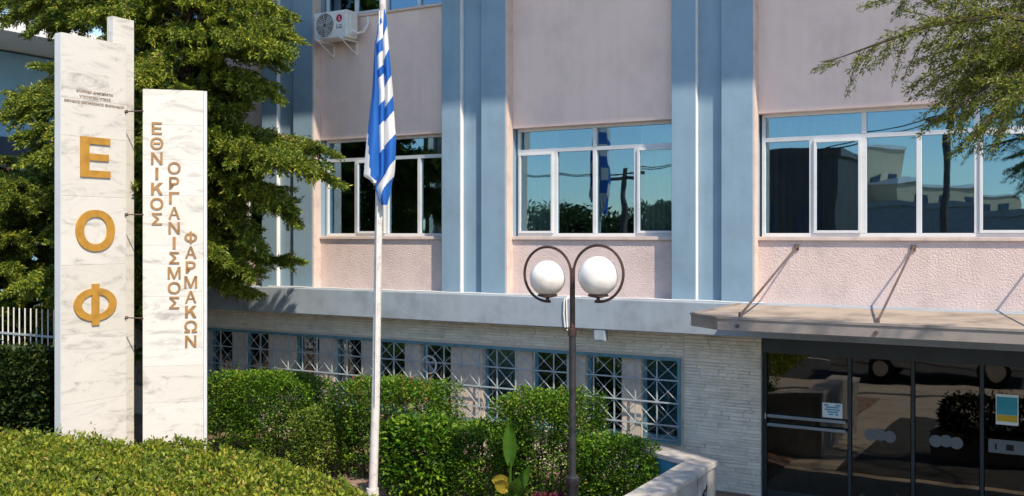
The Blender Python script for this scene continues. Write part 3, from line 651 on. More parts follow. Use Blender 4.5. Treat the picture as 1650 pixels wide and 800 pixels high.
MB().tube([(ax1 + 0.02, ay0 + 0.1, az0 + 0.12), (ax1 + 0.12, ay0 + 0.12, az0 + 0.06), (ax1 + 0.17, 0.02, az0 + 0.1), (ax1 + 0.16, 0.15, az0 + 0.25), (ax1 + 0.1, 0.2, az0 + 0.42)], 0.02, 8).build('refrigerant_pipe', white, ac, smooth=True)
MB().tube([(ax0, 0.05, az0 + 0.14), (ax0 - 0.2, 0.12, az0 + 0.2), (ax0 - 0.5, 0.2, az0 + 0.42)], 0.012, 6).build('drain_hose', white, ac, smooth=True)
jb = thing('junction_box', (-5.6, -0.28, 2.0), 'small pale grey-blue box fixed just below the ledge beside the lamp post', 'junction box')
jp = at(961, 537, 12.42); MB().box(jp.x - 0.085, jp.x + 0.085, -0.19, -0.07, LB - 0.16, LB - 0.001).build('box_body', ledgem, jb, 0.008)
MB().box(jp.x - 0.07, jp.x + 0.07, -0.197, -0.191, LB - 0.14, LB - 0.02).build('cover', ledgem, jb)
cb_ = thing('cable', (-5.9, -0.31, LB), 'white cable tail hanging down the ledge left of the lamp post', 'cable')
for dx, lo in ((0, 0.0), (0.035, -0.03)):
    p = at(905, 500, 12.4); MB().tube([(p.x + 0.16 + dx, -0.10, LT + 0.012), (p.x + 0.05 + dx, -0.17, LT + 0.02), (p.x + dx, -0.218, LT - 0.03), (p.x - 0.01 + dx * 1.3, -0.216, LB + 0.2), (p.x + 0.012 + dx, -0.216, LB + lo)], 0.011, 6).build('strand', white, cb_, smooth=True)
lc_ = MB(); pts = [(x, -0.03 - 0.02 * math.sin(x * 3), LT + 0.01 + 0.004 * math.sin(x * 7)) for x in np.linspace(-12, -3.5, 60)]
tag(lc_.tube(pts, 0.009, 5).build('cable', white), 'thin white cable lying along the top of the ledge', 'cable')
fan = thing('exhaust_fan', (-8.76, 0.33, 1.41), 'round pale ventilator ring set in a ground-floor window behind the grille', 'fan')
fcen = at(691, 588, 12.7 + 0.33)
MB().tube([(fcen.x + 0.135 * math.cos(t), 0.335, fcen.z + 0.135 * math.sin(t)) for t in np.linspace(0, 2 * math.pi, 29)], 0.017, 6, False).build('ring', white, fan, smooth=True)
MB().tube([(fcen.x, 0.315, fcen.z), (fcen.x, 0.384, fcen.z)], 0.04, 10).build('hub', barmetal, fan)
for k in range(4):
    a = k * 1.57 + 0.5; MB().add([(fcen.x + r_ * math.cos(a + t), 0.335 + t * 0.03, fcen.z + r_ * math.sin(a + t)) for r_, t in ((0.03, -0.3), (0.115, -0.4), (0.115, 0.4), (0.03, 0.3))], [(0, 1, 2, 3)]).build('blade', barmetal, fan)
nt_ = thing('notice', (-2.74, DY - 0.008, 1.2), 'small white and blue paper notice on the left glass door', 'notice')
MB().box(-2.86, -2.61, DY - 0.012, DY - 0.008, 1.10, 1.29).build('sheet', paper, nt_)
for x0, x1, z in ((-2.84, -2.78, 1.262), (-2.70, -2.63, 1.262), (-2.82, -2.65, 1.235), (-2.83, -2.64, 1.205), (-2.80, -2.66, 1.175), (-2.78, -2.72, 1.145), (-2.70, -2.66, 1.145)):
    MB().box(x0, x1, DY - 0.0145, DY - 0.0125, z - 0.009, z + 0.009).build('printed_line', bluep, nt_)
po = thing('poster', (-0.73, DY - 0.008, 1.4), 'teal and yellow poster on the glass door at the right', 'poster')
MB().box(-0.85, -0.61, DY - 0.014, DY - 0.010, 1.20, 1.56).build('sheet', paper, po)
MB().box(-0.84, -0.62, DY - 0.0165, DY - 0.0145, 1.32, 1.53).build('printed_panel', tealp, po)
MB().box(-0.84, -0.62, DY - 0.0165, DY - 0.0145, 1.24, 1.317).build('printed_band', yellowp, po)
for x0, x1 in ((-0.86, -0.84), (-0.74, -0.66)):
    MB().box(x0, x1, DY - 0.0115, DY - 0.0095, 0.90, 0.97).build('frosted_sign', black, dr)
bc = thing('alarm_beacon', (-3.26, 1.05, 1.62), 'small red and white beacon on the column inside the glass door', 'beacon')
bp_ = at(1252, 583, 13.7)
MB().lathe([(0.075, bp_.z - 0.14), (0.07, bp_.z - 0.02), (0.05, bp_.z + 0.10), (0.02, bp_.z + 0.15)], (-3.26, 1.03), 16).build('lens', red, bc, smooth=True)
MB().lathe([(0.03, bp_.z - 0.1), (0.025, bp_.z + 0.06)], (-3.21, 0.985), 10).build('white_flash', paper, bc)
# curtains
def curtain(label, x0, x1, y, z0, z1, mat, waves):
    mb = MB(); n = int(waves * 8)
    for k, dz in ((0, z0), (1, z1)):
        for i in range(n + 1):
            t = i / n; mb.v.append((x0 + (x1 - x0) * t, y + 0.035 * math.sin(t * waves * 2 * math.pi + 0.5 * math.sin(t * 9)), dz))
    mb.f = [(i, i + 1, n + 2 + i, n + 1 + i) for i in range(n)]
    o = mb.build('curtain', mat, None, smooth=True); tag(o, label, 'curtain', 'curtains behind the first-floor windows')
curtain('pale curtain behind the left pane of the window above the lamp', -7.33, -6.72, 0.46, W1, W1T, curt_light, 7)
curtain('pale curtain behind the right pane of the window above the lamp', -5.40, -4.78, 0.46, W1, W1T, curt_light, 8)
curtain('dark brown curtain behind the first panes above the entrance canopy', -3.62, -2.45, 0.46, W1, W1T - 0.1, curt_dark, 12)
curtain('teal curtain at the right of the window behind the flag', -8.75, -8.50, 0.46, W1, W1T, curt_teal, 4)
def blind(label, r, mat):
    o = thing('blind', (r - 0.285, 0.6, GZ0), label, 'blind', 'blinds behind the ground-floor windows')
    for k in range(14): z = GZ0 + 0.08 + k * 0.075; MB().obox((r - 0.285, 0.42, z), (1, 0, 0), (0, 0.5, 0.866), (0, -0.866, 0.5), -0.235, 0.235, 0, 0.085, 0, 0.002).build('slat', mat, o)
blind('blue blind filling the rightmost ground-floor window beside the entrance', RE[0], blindblue)
blind('grey-green blind in the fourth ground-floor window from the right', RE[3], curt_light)
bot = thing('bottle', (-10.55, 0.5, W1), 'small bottle on the sill inside the window behind the flag', 'bottle')
bx = at(544, 360, 13.25).x
MB().lathe([(0.045, W1 + 0.001), (0.045, W1 + 0.2), (0.018, W1 + 0.27), (0.018, W1 + 0.32)], (bx, 0.52), 14).build('body', lowglass, bot, smooth=True)
MB().lathe([(0.021, W1 + 0.32), (0.021, W1 + 0.35)], (bx, 0.52), 12).build('cap', tealp, bot)

# ------------------------------------------------------------------ low wall by the entrance
lw = thing('low_wall', (-3.8, -3.0, 0), 'low L-shaped garden wall with stone coping beside the entrance path', 'wall')
ZW = 1.0
A = Vector((-3.42, -2.24, 0)); Bk = Vector((-4.22, -1.86, 0)); Cn = Vector((-3.42, -4.5, 0))
def wall_leg(p, q, th, z0, z1, side):
    d = (q - p).normalized(); nrm = Vector((-d.y, d.x, 0)) * side
    return MB().obox(p, d, nrm, (0, 0, 1), 0, (q - p).length, 0, th, z0, z1)
def miter(off, z0, z1, e):
    # outline of the L with outer side through Bk-A-Cn and thickness th towards the garden
    d1 = (A - Bk).normalized(); n1 = Vector((d1.y, -d1.x, 0)); d2 = (Cn - A).normalized(); n2_ = Vector((d2.y, -d2.x, 0))
    if n1.dot(Vector((-0.3, -1, 0))) < 0: n1 = -n1
    if n2_.dot(Vector((-1, 0, 0))) < 0: n2_ = -n2_
    def inter(p, d, q, f):
        den = d.x * f.y - d.y * f.x; t = ((q.x - p.x) * f.y - (q.y - p.y) * f.x) / den; return p + d * t
    def offs(k): return [Bk + n1 * k - d1 * e, inter(Bk + n1 * k, d1, A + n2_ * k, d2), Cn + n2_ * k + d2 * e]
    o_, i_ = offs(-off), offs(0.26 + off)
    return [(p.x, p.y) for p in o_] + [(p.x, p.y) for p in reversed(i_)]
MB().prism(miter(0, 0, 1, 0), 0.0, ZW - 0.06).build('wall_body', conc, lw)
MB().prism(miter(0.025, 0, 1, 0.02), ZW - 0.06, ZW).build('coping', coping, lw, 0.006)
d1 = (A - Bk).normalized(); n1 = Vector((d1.y, -d1.x, 0)); n1 = n1 if n1.y < 0 else -n1
MB().obox(Bk + n1 * 0.262, d1, (0, 0, 1), n1, 0.05, (A - Bk).length - 0.30, 0.1, ZW - 0.065, 0, 0.006).build('blue_panel', bluewall, lw)
for k in range(4):
    y = -2.6 - k * 0.55; MB().box(-3.418, -3.412, y - 0.24, y + 0.24, 0.05, ZW - 0.07).build('facing_slab', conc, lw, 0.001)
gfm = MB()
for y, z0, z1, dy in ((-2.62, 0.66, 0.80, 0.05), (-2.68, 0.64, 0.77, 0.03), (-2.74, 0.63, 0.74, 0.04), (-2.80, 0.60, 0.73, 0.0), (-2.86, 0.58, 0.66, 0.05)):
    gfm.tube([(-3.408, y, z0), (-3.408, y + dy, z1), (-3.408, y - 0.02, z1 - 0.06)], 0.006, 5)
gfm.build('graffiti_tag', black, lw)

# ------------------------------------------------------------------ vegetation
def make_bush(label, c, sx, sy, h, mat, seed, n, group='clipped bushes along the front of the building', name='clipped_bush', L=0.036, W=0.024, flat=True, open_base=0.42, shoot=None):
    rg = np.random.default_rng(seed); z0 = 0.1; n = int(n * 1.9)
    root = thing(name, (c[0], c[1], z0), label, 'bush', group)
    st_ = MB(); rr = random.Random(seed)
    for k in range(int(7 + sx * 4)):
        x = c[0] + rr.uniform(-0.36, 0.36) * sx; y = c[1] + rr.uniform(-0.3, 0.3) * sy
        p = [Vector((x, y, z0)), Vector((x + rr.uniform(-0.06, 0.06), y + rr.uniform(-0.06, 0.06), z0 + h * 0.35)), Vector((x + rr.uniform(-0.16, 0.16), y + rr.uniform(-0.16, 0.16), z0 + h * 0.85))]
        st_.tube(p, [0.016, 0.011, 0.004], 5)
        for q in range(3):
            s0 = p[1].lerp(p[2], rr.uniform(0, 0.6)); st_.tube([s0, s0 + Vector((rr.uniform(-0.25, 0.25), rr.uniform(-0.25, 0.25), rr.uniform(0.05, 0.25)))], [0.007, 0.003], 4)
    st_.build('stem', twig, root)
    d = rg.normal(size=(n, 3)); d /= np.linalg.norm(d, axis=1, keepdims=True)
    e = 9.0 if flat else 4.0
    ax = np.array([sx / 2, sy / 2, h * 0.5])
    k = (np.abs(d) ** e).sum(1) ** (-1 / e)
    ph_ = np.array([noise.noise((x * 2.2 + seed, y * 2.2, z * 2.2)) for x, y, z in d])
    rad = k * (1 - np.abs(rg.normal(size=n)) * 0.10) * (1 + 0.09 * ph_)
    inn = rg.uniform(size=n) < 0.35; rad[inn] *= rg.uniform(0.6, 0.95, inn.sum())
    P = d * rad[:, None] * ax + np.array([c[0], c[1], z0 + h * 0.52])
    zz = (P[:, 2] - z0) / h
    keep = (zz > 0.02) & (rg.uniform(size=n) < np.clip((zz - 0.02) / max(open_base, 0.01), 0.12, 1))
    lump = np.array([noise.noise((p[0] * 6 + seed, p[1] * 6, p[2] * 6)) for p in P])
    keep &= rg.uniform(size=n) < np.clip(0.85 + lump * 1.8, 0.12, 1)
    P = P[keep]; d = d[keep]
    D = d * np.array([1, 1, 0.35]) + rg.normal(size=P.shape) * 0.55 + np.array([0, 0, 0.10])
    leaves('foliage', mat, root, P, D, L, W, rg, (0, 0, 1))
    tops = P[P[:, 2] > z0 + h * 0.72]; SP, SD = [], []
    for k in range(int(34 * sx)):
        b_ = tops[rg.integers(len(tops))]; dr_ = np.array([rg.normal() * 0.35, rg.normal() * 0.35, 1.0]); ln = rg.uniform(0.05, 0.17)
        for q in range(7): SP.append(b_ + dr_ * ln * q / 6); SD.append(np.array([rg.normal(), rg.normal(), 0.5]))
    tag(leaves('shoots', shoot or mat, root, np.array(SP), np.array(SD), L * 0.9, W * 0.8, rg), kind='stuff')
    return root
make_bush('wide flat-topped clipped bush just right of the marble signs', (-10.5, -1.62), 2.0, 1.05, 1.24, lf_bush, 1, 36000)
make_bush('low pale-green bush between the flagpole and the wide clipped bush', (-9.1, -2.0), 0.85, 0.8, 0.92, lf_pale, 2, 11000, flat=False)
make_bush('flat-topped clipped bush right behind the flagpole', (-8.15, -1.65), 1.75, 1.0, 1.32, lf_bush, 3, 28000, shoot=lf_red)
make_bush('loose leafy bush right of the flagpole base', (-7.2, -2.4), 0.9, 0.7, 1.0, lf_bush, 4, 8000, flat=False, L=0.07, W=0.045)
make_bush('low bush between the flagpole and the lamp post', (-6.4, -2.2), 1.0, 0.8, 0.98, lf_bush, 5, 15000, flat=False)
make_bush('dense dark-green clipped bush with flat top behind the lamp post', (-5.70, -1.78), 1.25, 1.0, 1.36, lf_bush, 6, 26000)
make_bush('low round bush at the right end beside the low wall', (-4.62, -2.2), 1.05, 0.8, 1.0, lf_bush, 7, 16000, flat=False)
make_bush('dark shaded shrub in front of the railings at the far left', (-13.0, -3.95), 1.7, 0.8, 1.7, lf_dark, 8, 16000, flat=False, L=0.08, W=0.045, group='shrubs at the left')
# reddish shoots in the bush behind the flagpole belong to it; broad foreground hedge
rg = np.random.default_rng(21)
hd_ = thing('hedge', (-9.5, -6.2, 0.05), 'broad yellow-green clipped hedge in the foreground at the foot of the marble signs', 'hedge')
n = 190000
x = rg.uniform(-14.5, -4.9, n); y = rg.uniform(-8.2, -4.2, n)
yfar = np.interp(x, [-14.5, -11.6, -10.7, -9.03, -8.0, -7.0, -5.75, -4.9], [-4.95, -4.85, -4.72, -4.2, -4.25, -4.45, -4.95, -5.5])
edge = np.clip((yfar - y) / 0.22, 0, 1)
top = 1.0 + 0.06 * np.array([noise.noise((a * 1.2, b_ * 1.2, 1)) for a, b_ in zip(x, y)]) + 0.10 * np.array([noise.noise((a * 4, b_ * 4, 5)) for a, b_ in zip(x, y)]) + 0.10 * np.array([noise.noise((a * 11, b_ * 11, 2)) for a, b_ in zip(x, y)])
top -= 0.10 * np.clip((x + 7.5) / 2.0, 0, 1)
z = top * (0.35 + 0.65 * np.sqrt(edge)) - np.abs(rg.normal(size=n)) * 0.07
ok = y < yfar
gap = np.array([noise.noise((a * 7, b_ * 7, 9)) for a, b_ in zip(x, y)])
ok &= rg.uniform(size=n) < np.clip(0.72 + gap * 1.7, 0.06, 1)
x, y, z, edge = x[ok], y[ok], z[ok], edge[ok]
P = np.stack([x, y, z], 1); D = rg.normal(size=P.shape) * 0.75 + np.stack([0 * x, (1 - edge), 0.75 + 0 * x], 1)
leaves('foliage', lf_hedge, hd_, P, D, 0.048, 0.028, rg)
sh_ = rg.integers(0, len(x), 700); SP, SD = [], []
for q in sh_:
    dr_ = np.array([rg.normal() * 0.4, rg.normal() * 0.4, 1.0]); ln = rg.uniform(0.04, 0.15)
    for k in range(7): SP.append(np.array([x[q], y[q], z[q]]) + dr_ * ln * k / 6); SD.append(np.array([rg.normal(), rg.normal(), 0.6]))
tag(leaves('shoots', lf_hedge, hd_, np.array(SP), np.array(SD), 0.045, 0.024, rg), kind='stuff')
m2 = 26000
xs_ = rg.uniform(-14.4, -5.6, m2); yf = np.interp(xs_, [-14.5, -11.6, -10.7, -9.03, -8.0, -7.0, -5.75, -4.9], [-4.95, -4.85, -4.72, -4.2, -4.25, -4.45, -4.95, -5.5])
P = np.stack([xs_, yf - np.abs(rg.normal(size=m2)) * 0.06, rg.uniform(0.15, 0.85, m2)], 1); D = rg.normal(size=P.shape) * 0.7 + np.array([0, 0.8, 0.3])
leaves('back_foliage', lf_hedge, hd_, P, D, 0.048, 0.028, rg)
sm = MB(); rr = random.Random(5)
for k in range(70):
    px_, py_ = rr.uniform(-14.2, -5.8), rr.uniform(-8.0, -5.5); sm.tube([(px_, py_, 0.05), (px_ + rr.uniform(-.1, .1), py_ + rr.uniform(-.1, .1), 0.85)], [0.014, 0.005], 5)
sm.build('stem', twig, hd_)

def conifer(name, label, base, height, seed, spec, mat, group=None, zmin=0.6, density=1.0, needle=(0.064, 0.020), rtrunk=0.13, droop=0.35, custom=None, hang=0.5, nd=260):
    """spec(z_fraction, azimuth) -> bough length"""
    rr = random.Random(seed); rg = np.random.default_rng(seed)
    root = thing(name, base, label, 'tree', group); b0 = Vector(base)
    npt = 9; tp_ = [b0 + Vector((0.08 * noise.noise((i, seed, 0)) * i / 3, 0.08 * noise.noise((i, seed, 4)) * i / 3, height * i / (npt - 1))) for i in range(npt)]
    MB().tube(tp_, [rtrunk * (1 - 0.9 * i / (npt - 1)) for i in range(npt)], 10).build('trunk', bark, root, smooth=True)
    br = MB(); P, D = [], []
    boughs = []
    z = zmin; a = rr.uniform(0, 6)
    while z < height - 0.1:
        a += 2.4 + rr.uniform(-0.3, 0.3); ln = spec(z / height, a % (2 * math.pi)) * rr.uniform(0.82, 1.12)
        if ln > 0.15:
            s = b0 + Vector((0, 0, z)); d = Vector((math.cos(a), math.sin(a), 0)); dz = 0.18 - droop * rr.uniform(0.1, 1.6)
            boughs.append([s, s + d * ln * 0.4 + Vector((0, 0, 0.10 * ln)), s + d * ln * 0.75 + Vector((0, 0, dz * ln * 0.5)), s + d * ln + Vector((0, 0, dz * ln))])
        z += (0.085 / density) * rr.uniform(0.6, 1.4)
    if custom: boughs += custom
    for pts in boughs:
        pts = [Vector(p) for p in pts]; ln = sum((q - p).length for p, q in zip(pts, pts[1:]))
        br.tube(pts, [0.012 * ln + 0.006, 0.009 * ln + 0.004, 0.006 * ln + 0.003, 0.003][:len(pts)] if len(pts) == 4 else list(np.linspace(0.012 * ln, 0.003, len(pts))), 5)
        nb = int(ln * 20 * density) + 4
        for k in range(nb):
            t = 0.18 + 0.82 * (k + rr.random()) / nb; f_ = t * (len(pts) - 1); i = min(int(f_), len(pts) - 2)
            p = pts[i].lerp(pts[i + 1], f_ - i); d = (pts[i + 1] - pts[i]).normalized()
            side = d.cross(Vector((0, 0, 1))); side = side.normalized() if side.length > 1e-3 else Vector((1, 0, 0))
            sg = 1 if k % 2 else -1
            bl_ = (0.16 + 0.42 * ln / 2.2 * (1 - 0.75 * t)) * rr.uniform(0.6, 1.25)
            dv = (d * rr.uniform(0.55, 1.0) + side * sg * rr.uniform(0.5, 1.0) + Vector((0, 0, -hang * rr.uniform(-0.7, 1.5)))).normalized()
            if t > 0.93: dv = (d + side * rr.uniform(-0.3, 0.3)).normalized()
            q = p + dv * bl_; q.z -= 0.12 * bl_
            br.tube([p, p.lerp(q, 0.55) + Vector((0, 0, 0.02)), q], [0.0045, 0.003, 0.0015], 3, False)
            nn = int(bl_ * nd) + 8
            tt = rg.uniform(0.05, 1.0, nn); pp = np.array(p)[None] + (np.array(q) - np.array(p))[None] * tt[:, None] + rg.normal(size=(nn, 3)) * 0.016
            P.append(pp); D.append(np.array(dv)[None] * 0.9 + rg.normal(size=(nn, 3)) * 0.6 + np.array([0, 0, -0.08]))
    br.build('branches', twig, root)
    P = np.concatenate(P); D = np.concatenate(D)
    leaves('crown', mat, root, P, D, needle[0], needle[1], rg)
    return root
def lim(a, toward, wid, cut):
    d = abs((a - toward + math.pi) % (2 * math.pi) - math.pi); return cut if d < wid else 1.0
def specA(f, a):
    r = 2.35 * min(1.0, (1.08 - f) * 1.9) * (0.55 + 0.45 * min(1, f / 0.28))
    return r * lim(a, R(25), 0.85, 0.62) * lim(a, R(-45), 0.75, 0.62) * lim(a, R(90), 0.8, 0.7) * (1 + 0.12 * math.sin(f * 60))
TA = Vector((-12.05, -1.75, 0))
ca = []
for (z0, px1, py1, n1_, lift) in ((4.9, 525, 282, 10.9, 0.25), (4.6, 470, 350, 11.0, 0.15), (4.9, 520, 240, 11.2, 0.2), (4.3, 465, 328, 10.7, 0.25), (4.5, 415, 390, 10.9, 0.1), (4.6, 480, 262, 10.4, 0.25), (6.6, 468, 55, 10.8, 0.3), (6.4, 445, 100, 11.0, 0.2), (6.9, 460, 20, 11.1, 0.2), (6.1, 440, 150, 10.8, 0.15), (6.5, 455, 80, 10.4, 0.2), (3.6, 395, 435, 10.8, 0.05), (3.5, 375, 455, 11.0, 0.05),
                                 (5.2, 12, 185, 10.3, 0.3), (5.3, 30, 160, 10.6, 0.3), (5.0, 40, 215, 10.2, 0.2), (5.1, 60, 245, 10.6, 0.2), (7.1, 20, 25, 11.0, 0.3), (7.0, 60, 45, 10.6, 0.3), (7.2, 5, 5, 10.4, 0.3), (6.9, 110, 40, 11.2, 0.3)):
    p1 = at(px1, py1, n1_); s_ = TA + Vector((0, 0, z0))
    ca.append([s_, s_.lerp(p1, 0.35) + Vector((0, 0, lift)), s_.lerp(p1, 0.72) + Vector((0, 0, lift * 0.8)), p1])
def specA(f, a):
    r = 2.1 * min(1.0, (1.08 - f) * 1.9) * (0.55 + 0.45 * min(1, f / 0.28))
    return r * lim(a, R(25), 0.85, 0.62) * lim(a, R(-45), 0.75, 0.62) * lim(a, R(90), 0.8, 0.7) * (1 + 0.12 * math.sin(f * 60))
conifer('conifer_tree', 'tall dense conifer with layered drooping boughs behind the marble signs', (TA.x, TA.y, 0.1), 8.9, 11, specA, lf_con, 'conifers at the left', zmin=2.5, density=1.75, custom=ca, hang=0.5)
conifer('conifer_tree', 'shorter bushy conifer at the far left behind the railings', (-17.0, -1.5, 0.1), 4.75, 12, lambda f, a: 2.6 * min(1, (1.0 - f) * 7 + 0.15), lf_con, 'conifers at the left', zmin=0.9, density=1.7, droop=0.15)
cb = []
TB = Vector((1.15, -4.9, 0))
for (px0, py0, px1, py1, n0, n1_) in ((1700, 0, 1345, 96, 7.9, 8.1), (1700, 60, 1500, 120, 7.6, 7.7), (1690, -10, 1430, 0, 8.2, 8.6), (1720, 90, 1520, 185, 7.6, 7.4), (1720, 40, 1490, 45, 7.3, 7.2), (1720, 120, 1570, 215, 7.8, 7.7), (1720, 70, 1540, 150, 8.2, 8.3), (1720, 10, 1500, -30, 7.7, 7.6), (1720, 100, 1590, 195, 7.1, 7.0), (1720, 60, 1530, 120, 7.5, 7.4), (1720, 80, 1545, 170, 7.9, 7.8), (1720, 100, 1550, 130, 8.0, 8.1), (1720, 50, 1500, 90, 7.8, 7.9)):
    p0, p1 = at(px0, py0, n0), at(px1, py1, n1_)
    cb.append([TB + Vector((0, 0, p0.z + 0.35)), p0, p0.lerp(p1, 0.5) + Vector((0, 0, 0.07)), p1])
conifer('cedar_tree', 'cedar whose sparse drooping boughs reach in from the right edge', (TB.x, TB.y, 0.0), 11.5, 13,
        lambda f, a: 2.6 * (1.05 - f) if (f > 0.55 or math.cos(a) > 0.1) else 0.0, lf_ced, None, zmin=3.4, density=0.42, needle=(0.034, 0.0095), nd=330, rtrunk=0.17, droop=0.3, custom=cb, hang=0.9)

pl_ = thing('planter', (-1.1, -3.2, 0), 'long concrete planter box on the drive opposite the glass doors', 'planter')
MB().box(-1.95, -0.25, -3.45, -3.40, 0.006, 0.42).box(-1.95, -0.25, -3.0, -2.95, 0.006, 0.42).box(-1.95, -1.90, -3.40, -3.0, 0.006, 0.42).box(-0.30, -0.25, -3.40, -3.0, 0.006, 0.42).build('box_sides', conc, pl_)
MB().box(-1.9, -0.3, -3.4, -3.0, 0.006, 0.36).build('soil_fill', soil, pl_)
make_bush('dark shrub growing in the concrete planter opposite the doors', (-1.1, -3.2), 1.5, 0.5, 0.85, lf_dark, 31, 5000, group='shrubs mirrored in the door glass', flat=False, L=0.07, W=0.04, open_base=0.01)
# canna, burgundy plant
def blade(parent, mat, base, tip, width, bend, name='leaf', rib=True):
    base, tip = Vector(base), Vector(tip); d = tip - base; s = d.cross(Vector((math.sin(R(30)), -math.cos(R(30)), 0.2))); s.normalize(); nn = s.cross(d).normalized()
    mb = MB(); K = 12
    for i in range(K + 1):
        t = i / K; wv = width * 0.5 * (math.sin(math.pi * min(1, t * 0.92 + 0.06)) ** 0.7) + 0.002; p = base + d * t + nn * bend * (t * t)
        for k, o_ in ((-1, 0.0), (-0.5, -0.018), (0, -0.03), (0.5, -0.018), (1, 0.0)):
            mb.v.append(tuple(p + s * wv * k + nn * (o_ + 0.006 * math.sin(t * 30 + k))))
    for i in range(K):
        for k in range(4): a = i * 5 + k; mb.f.append((a, a + 1, a + 6, a + 5))
    o = mb.build(name, mat, parent, smooth=True)
    return o
cp = at(822, 790, 9.7); cn = thing('canna_plant', (cp.x, cp.y, 0.1), 'broad-leaved canna plant with one upright leaf and a withered yellow one', 'plant')
MB().tube([(cp.x, cp.y, 0.1), (cp.x, cp.y, 0.7), (cp.x + 0.01, cp.y, 0.9)], [0.022, 0.016, 0.01], 8).build('stem', lf_canna, cn)
blade(cn, lf_canna, (cp.x, cp.y, 0.84), (cp.x - 0.01, cp.y, 1.33), 0.15, 0.03)
blade(cn, lf_canna, (cp.x, cp.y, 0.5), (cp.x + 0.2, cp.y - 0.1, 0.8), 0.13, 0.1)
blade(cn, lf_yellow, (cp.x, cp.y, 0.66), (cp.x - 0.18, cp.y - 0.12, 0.70), 0.13, 0.12, 'withered_leaf')
blade(cn, lf_yellow, (cp.x, cp.y, 0.55), (cp.x - 0.12, cp.y - 0.2, 0.72), 0.14, 0.1, 'withered_leaf')
blade(cn, lf_canna, (cp.x, cp.y, 0.4), (cp.x + 0.12, cp.y + 0.22, 0.8), 0.13, 0.1)
bp2 = at(888, 800, 9.2); rg = np.random.default_rng(3)
bu = thing('burgundy_plant', (bp2.x, bp2.y, 0.1), 'small burgundy-leaved plant at the foot of the lamp', 'plant')
d = rg.normal(size=(2600, 3)); d[:, 2] = np.abs(d[:, 2]); d /= np.linalg.norm(d, axis=1, keepdims=True)
leaves('foliage', lf_purple, bu, np.array([bp2.x, bp2.y, 0.44]) + d * np.array([0.30, 0.26, 0.26]) * rg.uniform(0.6, 1, (2600, 1)), d + rg.normal(size=d.shape) * 0.5, 0.08, 0.035, rg)
MB().tube([(bp2.x, bp2.y, 0.1), (bp2.x, bp2.y, 0.7)], [0.02, 0.01], 6).build('stem', twig, bu)

# ------------------------------------------------------------------ railings and neighbour at the left
fe = thing('railing_fence', (-16, -3.1, 0), 'pale steel railings with upright bars left of the marble signs', 'fence')
bm_ = MB().tube([(0, 0, 0.12), (0, 0, 2.31)], 0.011, 6).mesh('bar', white)
for i in range(58): link('bar', bm_, fe, (-12.6 - i * 0.14, -3.1, 0))
for z in (0.25, 1.42, 1.63, 1.90): MB().box(-20.7, -12.5, -3.113, -3.087, z - 0.015, z + 0.015).build('rail', grillem, fe)
xmm = MB().tube([(-0.07, 0, 0.0), (0.07, 0, 0.18)], 0.007, 4).tube([(-0.07, 0.012, 0.18), (0.07, 0.012, 0.0)], 0.007, 4).mesh('cross_brace', grillem)
for i in range(57): link('cross_brace', xmm, fe, (-12.67 - i * 0.14, -3.106, 1.435))
nb = thing('neighbour_building', (-29, 4, 0), 'blue-walled building with white roof edge behind the conifers at the far left', 'building')
box('wall', nblue, nb, -34, -24, -4.0, 16, 0, 8.15)
box('roof_slab', bwhite, nb, -34.3, -21.7, -4.3, 16.3, 8.2, 8.52, 0.01)  # overhang depth invented so the slab shades the wall below
box('glazed_band', navy, nb, -24.0, -23.9, -3.5, 15.5, 3.6, 5.95)
w_ = box('window', navy, nb, -24.0, -23.96, 4.25, 5.9, 7.05, 7.62)
MB().box(-23.958, -23.94, 5.05, 5.10, 7.06, 7.61).build('mullion', alu, w_)

# ------------------------------------------------------------------ across the street (seen in the glass)
def street_tree(label, base, h, r, seed, group='street trees mirrored in the glass', n=7000):
    rr = random.Random(seed); rg = np.random.default_rng(seed); b0 = Vector(base)
    root = thing('street_tree', base, label, 'tree', group)
    tb = MB().tube([b0, b0 + Vector((0.1, 0, h * 0.3)), b0 + Vector((0.05, 0.1, h * 0.55))], [0.16, 0.12, 0.07], 8); P = []; D = []
    for k in range(16):
        c = b0 + Vector((rr.uniform(-r, r) * 0.75, rr.uniform(-r, r) * 0.75, h * rr.uniform(0.38, 0.9))); tb.tube([b0 + Vector((0.08, 0.05, h * rr.uniform(0.3, 0.5))), c], [0.05, 0.015], 5)
        m_ = n // 16; d = rg.normal(size=(m_, 3)); d /= np.linalg.norm(d, axis=1, keepdims=True); q = r * rr.uniform(0.3, 0.5)
        P.append(np.array(c) + d * q * rg.uniform(0.4, 1.05, (m_, 1))); D.append(d + rg.normal(size=d.shape) * 0.6)
    tb.build('trunk', bark, root); leaves('crown', lf_tree, root, np.concatenate(P), np.concatenate(D), 0.22, 0.13, rg)
for i, (x, y, h, r) in enumerate(((-20.5, -10.5, 8.5, 2.6), (-24, -13.5, 9.5, 3.0), (-28.5, -12.5, 8, 2.6), (-16.6, -27, 4.6, 2.0), (-20.0, -27.5, 5.0, 2.3), (-23.5, -27, 5.2, 2.3), (-13.4, -28, 4.2, 1.7))):
    street_tree(('tall broad street tree on the near verge, ' if i < 3 else 'rounded street tree across the road, ') + ['nearest the building', 'second from the building', 'furthest along the verge', 'third from its right end', 'third from its left end', 'at its left end', 'smallest of the rounded ones'][i], (x, y, 0), h, r, 40 + i)
